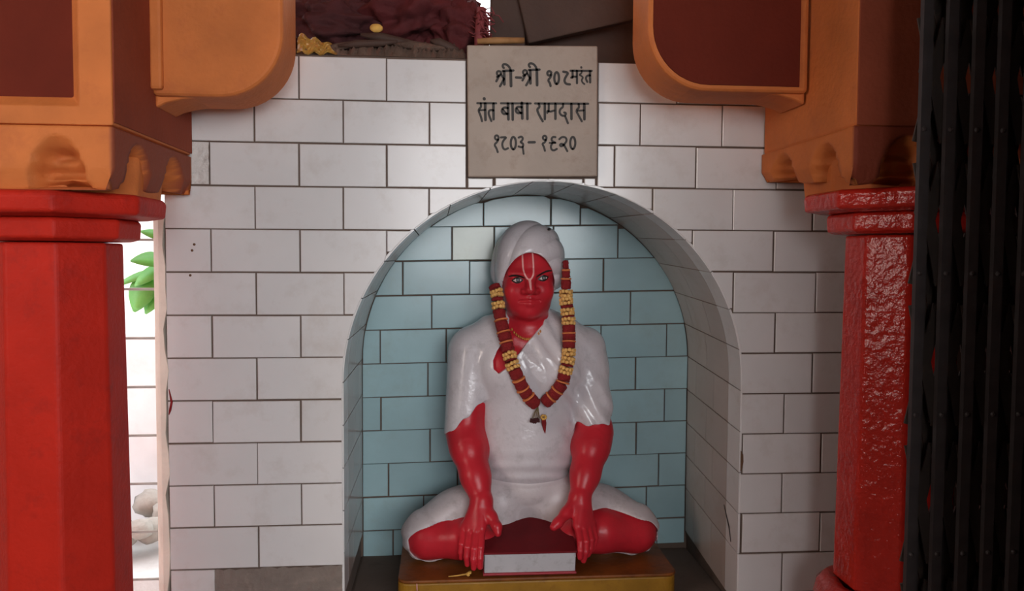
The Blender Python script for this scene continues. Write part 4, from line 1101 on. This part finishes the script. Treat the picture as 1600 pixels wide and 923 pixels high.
tag(o, 'small pale yellow paper scrap tucked under the red cloth', 'paper')
# timbers right of the slab
def beam(name, a, b, w_, h_, mat, label):
    a = Vector(a); b = Vector(b); d = b - a; L_ = d.length
    o = box(name, (-L_ / 2, -w_ / 2, -h_ / 2), (L_ / 2, w_ / 2, h_ / 2), mat, None, 0.004)
    o.location = (a + b) / 2; o.rotation_euler = d.to_track_quat('X', 'Z').to_euler(); return tag(o, label, 'timber', 'timbers on the wall top')
beam('timber_plank', (0.157, 0.11, 1.862), (0.162, 0.11, 2.30), 0.03, 0.088, 'wood', 'upright dark plank beside the pink fringe')
beam('timber_plank', (0.16, 0.18, 1.90), (0.62, 0.16, 1.93), 0.05, 0.15, 'wood', 'wide dark plank lying on edge behind the inscription slab')
beam('timber_plank', (0.19, 0.09, 1.952), (0.62, 0.08, 2.057), 0.03, 0.154, 'wood', 'slanting dark plank rising towards the orange arm')
o = tube_obj('wooden_stick', [(0.078, 0.008, 1.8605), (0.12, 0.006, 1.863), (0.19, 0.008, 1.866)], [0.007, 0.0085, 0.007], 'stick', None, 8)
tag(o, 'short yellowish stick lying on top of the inscription slab', 'stick')
# beam and roof band over the brackets, closing the view above the clutter
o = box('trim_2', (-1.5, -0.42, 2.121), (1.75, 0.02, 2.55), 'orange'); o['kind'] = 'structure'

# ------------------------------------------------------------------ outside, seen through the opening
og = box('ground', (-6, 0.52, -0.06), (3, 7, 0.0), 'ground'); og['kind'] = 'structure'
ow = box('wall_yard', (-3.6, 2.3, 0), (-0.4, 2.45, 2.3), 'white_out'); ow['kind'] = 'structure'
# window grille: horizontal bars across the opening
wg = empty('window_grille', (-0.78, 0.06, 0.5), 'pale horizontal bars across the bright opening beside the red column', 'grille')
for k in range(9):
    z = 1.385 - 0.118 * k
    o = tube_obj('bar', [(-0.906, 0.06, z), (-0.66, 0.06, z)], 0.0032, 'bar', None, 8); under(o, wg)
# white stepped blocks with pink sides beyond the grille
for k, (z0, z1) in enumerate(((0.62, 0.95), (0.95, 1.12))):
    pass
st = empty('stepped_wall', (-1.2, 1.3, 0), 'white painted low wall with pink end beyond the window bars', 'wall')
o = box('block', (-1.25, 1.25, 0), (-0.62, 1.5, 1.05), 'white_out', None, 0.01); under(o, st)
o = box('end_face', (-1.285, 1.245, 0), (-1.25, 1.5, 1.05), 'pink_out', None, 0.004); o['label'] = 'pink painted end'; under(o, st)
# rubble heap: each stone
i = 0
for k in range(9):
    x = -1.02 + random.gauss(0, 0.10); y = 0.98 + random.uniform(-0.12, 0.10); r = random.uniform(0.03, 0.07)
    zz = 0.30 + max(0, 0.14 - abs(x + 1.0) * 0.5) * random.random() * 1.8
    o = blob('rubble_stone', (x, y, max(zz, 0.30 + r * 0.8)), (r, r, r * 0.8), 'stone', 100 + k, 0.22, 1.8, None, 10, 6, False)
    tag(o, 'grey broken stone in the heap outside the window bars', 'stone', 'rubble stones outside')
o = box('ledge', (-1.5, 0.7, 0), (-0.5, 1.24, 0.30), 'ground'); tag(o, 'pale grey ledge carrying the rubble outside the window bars', 'ledge')
o = box('blue_box', (-1.24, 1.02, 0.301), (-1.16, 1.10, 0.56), 'blue_bin', None, 0.006); tag(o, 'small blue box outside next to the stones', 'box')
# plant
pt = empty('potted_climber', (-1.0, 0.72, 0.3), 'broad leaved green plant outside the window bars', 'plant')
def leaf(base, d, up, l, w_):
    d = np.array(d, float); d /= np.linalg.norm(d); up = np.array(up, float); s = np.cross(d, up); s /= np.linalg.norm(s); up = np.cross(s, d)
    v = []; n = 7
    for i in range(n + 1):
        q = i / n; ww = w_ * math.sin(PI * min(1, q * 0.92 + 0.06)) ** 0.8 * (1 - 0.25 * q)
        c = np.array(base) + d * l * q - up * 0.25 * l * q * q
        v += [c - s * ww + up * 0.12 * ww, c, c + s * ww + up * 0.12 * ww]
    f = [(i * 3 + k, i * 3 + k + 1, i * 3 + k + 4, i * 3 + k + 3) for i in range(n) for k in (0, 1)]
    o = recenter(link('leaf', pmesh('leaf', v, f), 'leaf', None, True)); m = o.modifiers.new('s', 'SOLIDIFY'); m.thickness = 0.0015; under(o, pt)
tubes = [(-0.85, 0.72, 0.30), (-0.852, 0.72, 0.8), (-0.85, 0.71, 1.25), (-0.87, 0.72, 1.45)]
o = tube_obj('stem', tubes, [0.008, 0.007, 0.006, 0.004], 'stem', None, 6); under(o, pt)
for b, d, l, w_ in (((-0.90, 0.71, 1.30), (-1.0, -0.2, -0.22), 0.15, 0.018), ((-0.925, 0.70, 1.28), (-0.45, -0.3, -0.8), 0.12, 0.052), ((-0.88, 0.7, 1.33), (-0.5, -0.4, 0.1), 0.10, 0.035),
                    ((-0.89, 0.7, 1.25), (-0.5, -0.3, -0.7), 0.10, 0.035), ((-0.88, 0.71, 1.40), (-0.6, -0.3, 0.3), 0.08, 0.02), ((-0.89, 0.7, 1.31), (-0.75, -0.3, -0.4), 0.10, 0.03), ((-0.86, 0.71, 1.42), (0.5, -0.3, 0.5), 0.09, 0.03)):
    leaf(b, d, (0, -0.8, 0.6), l, w_)
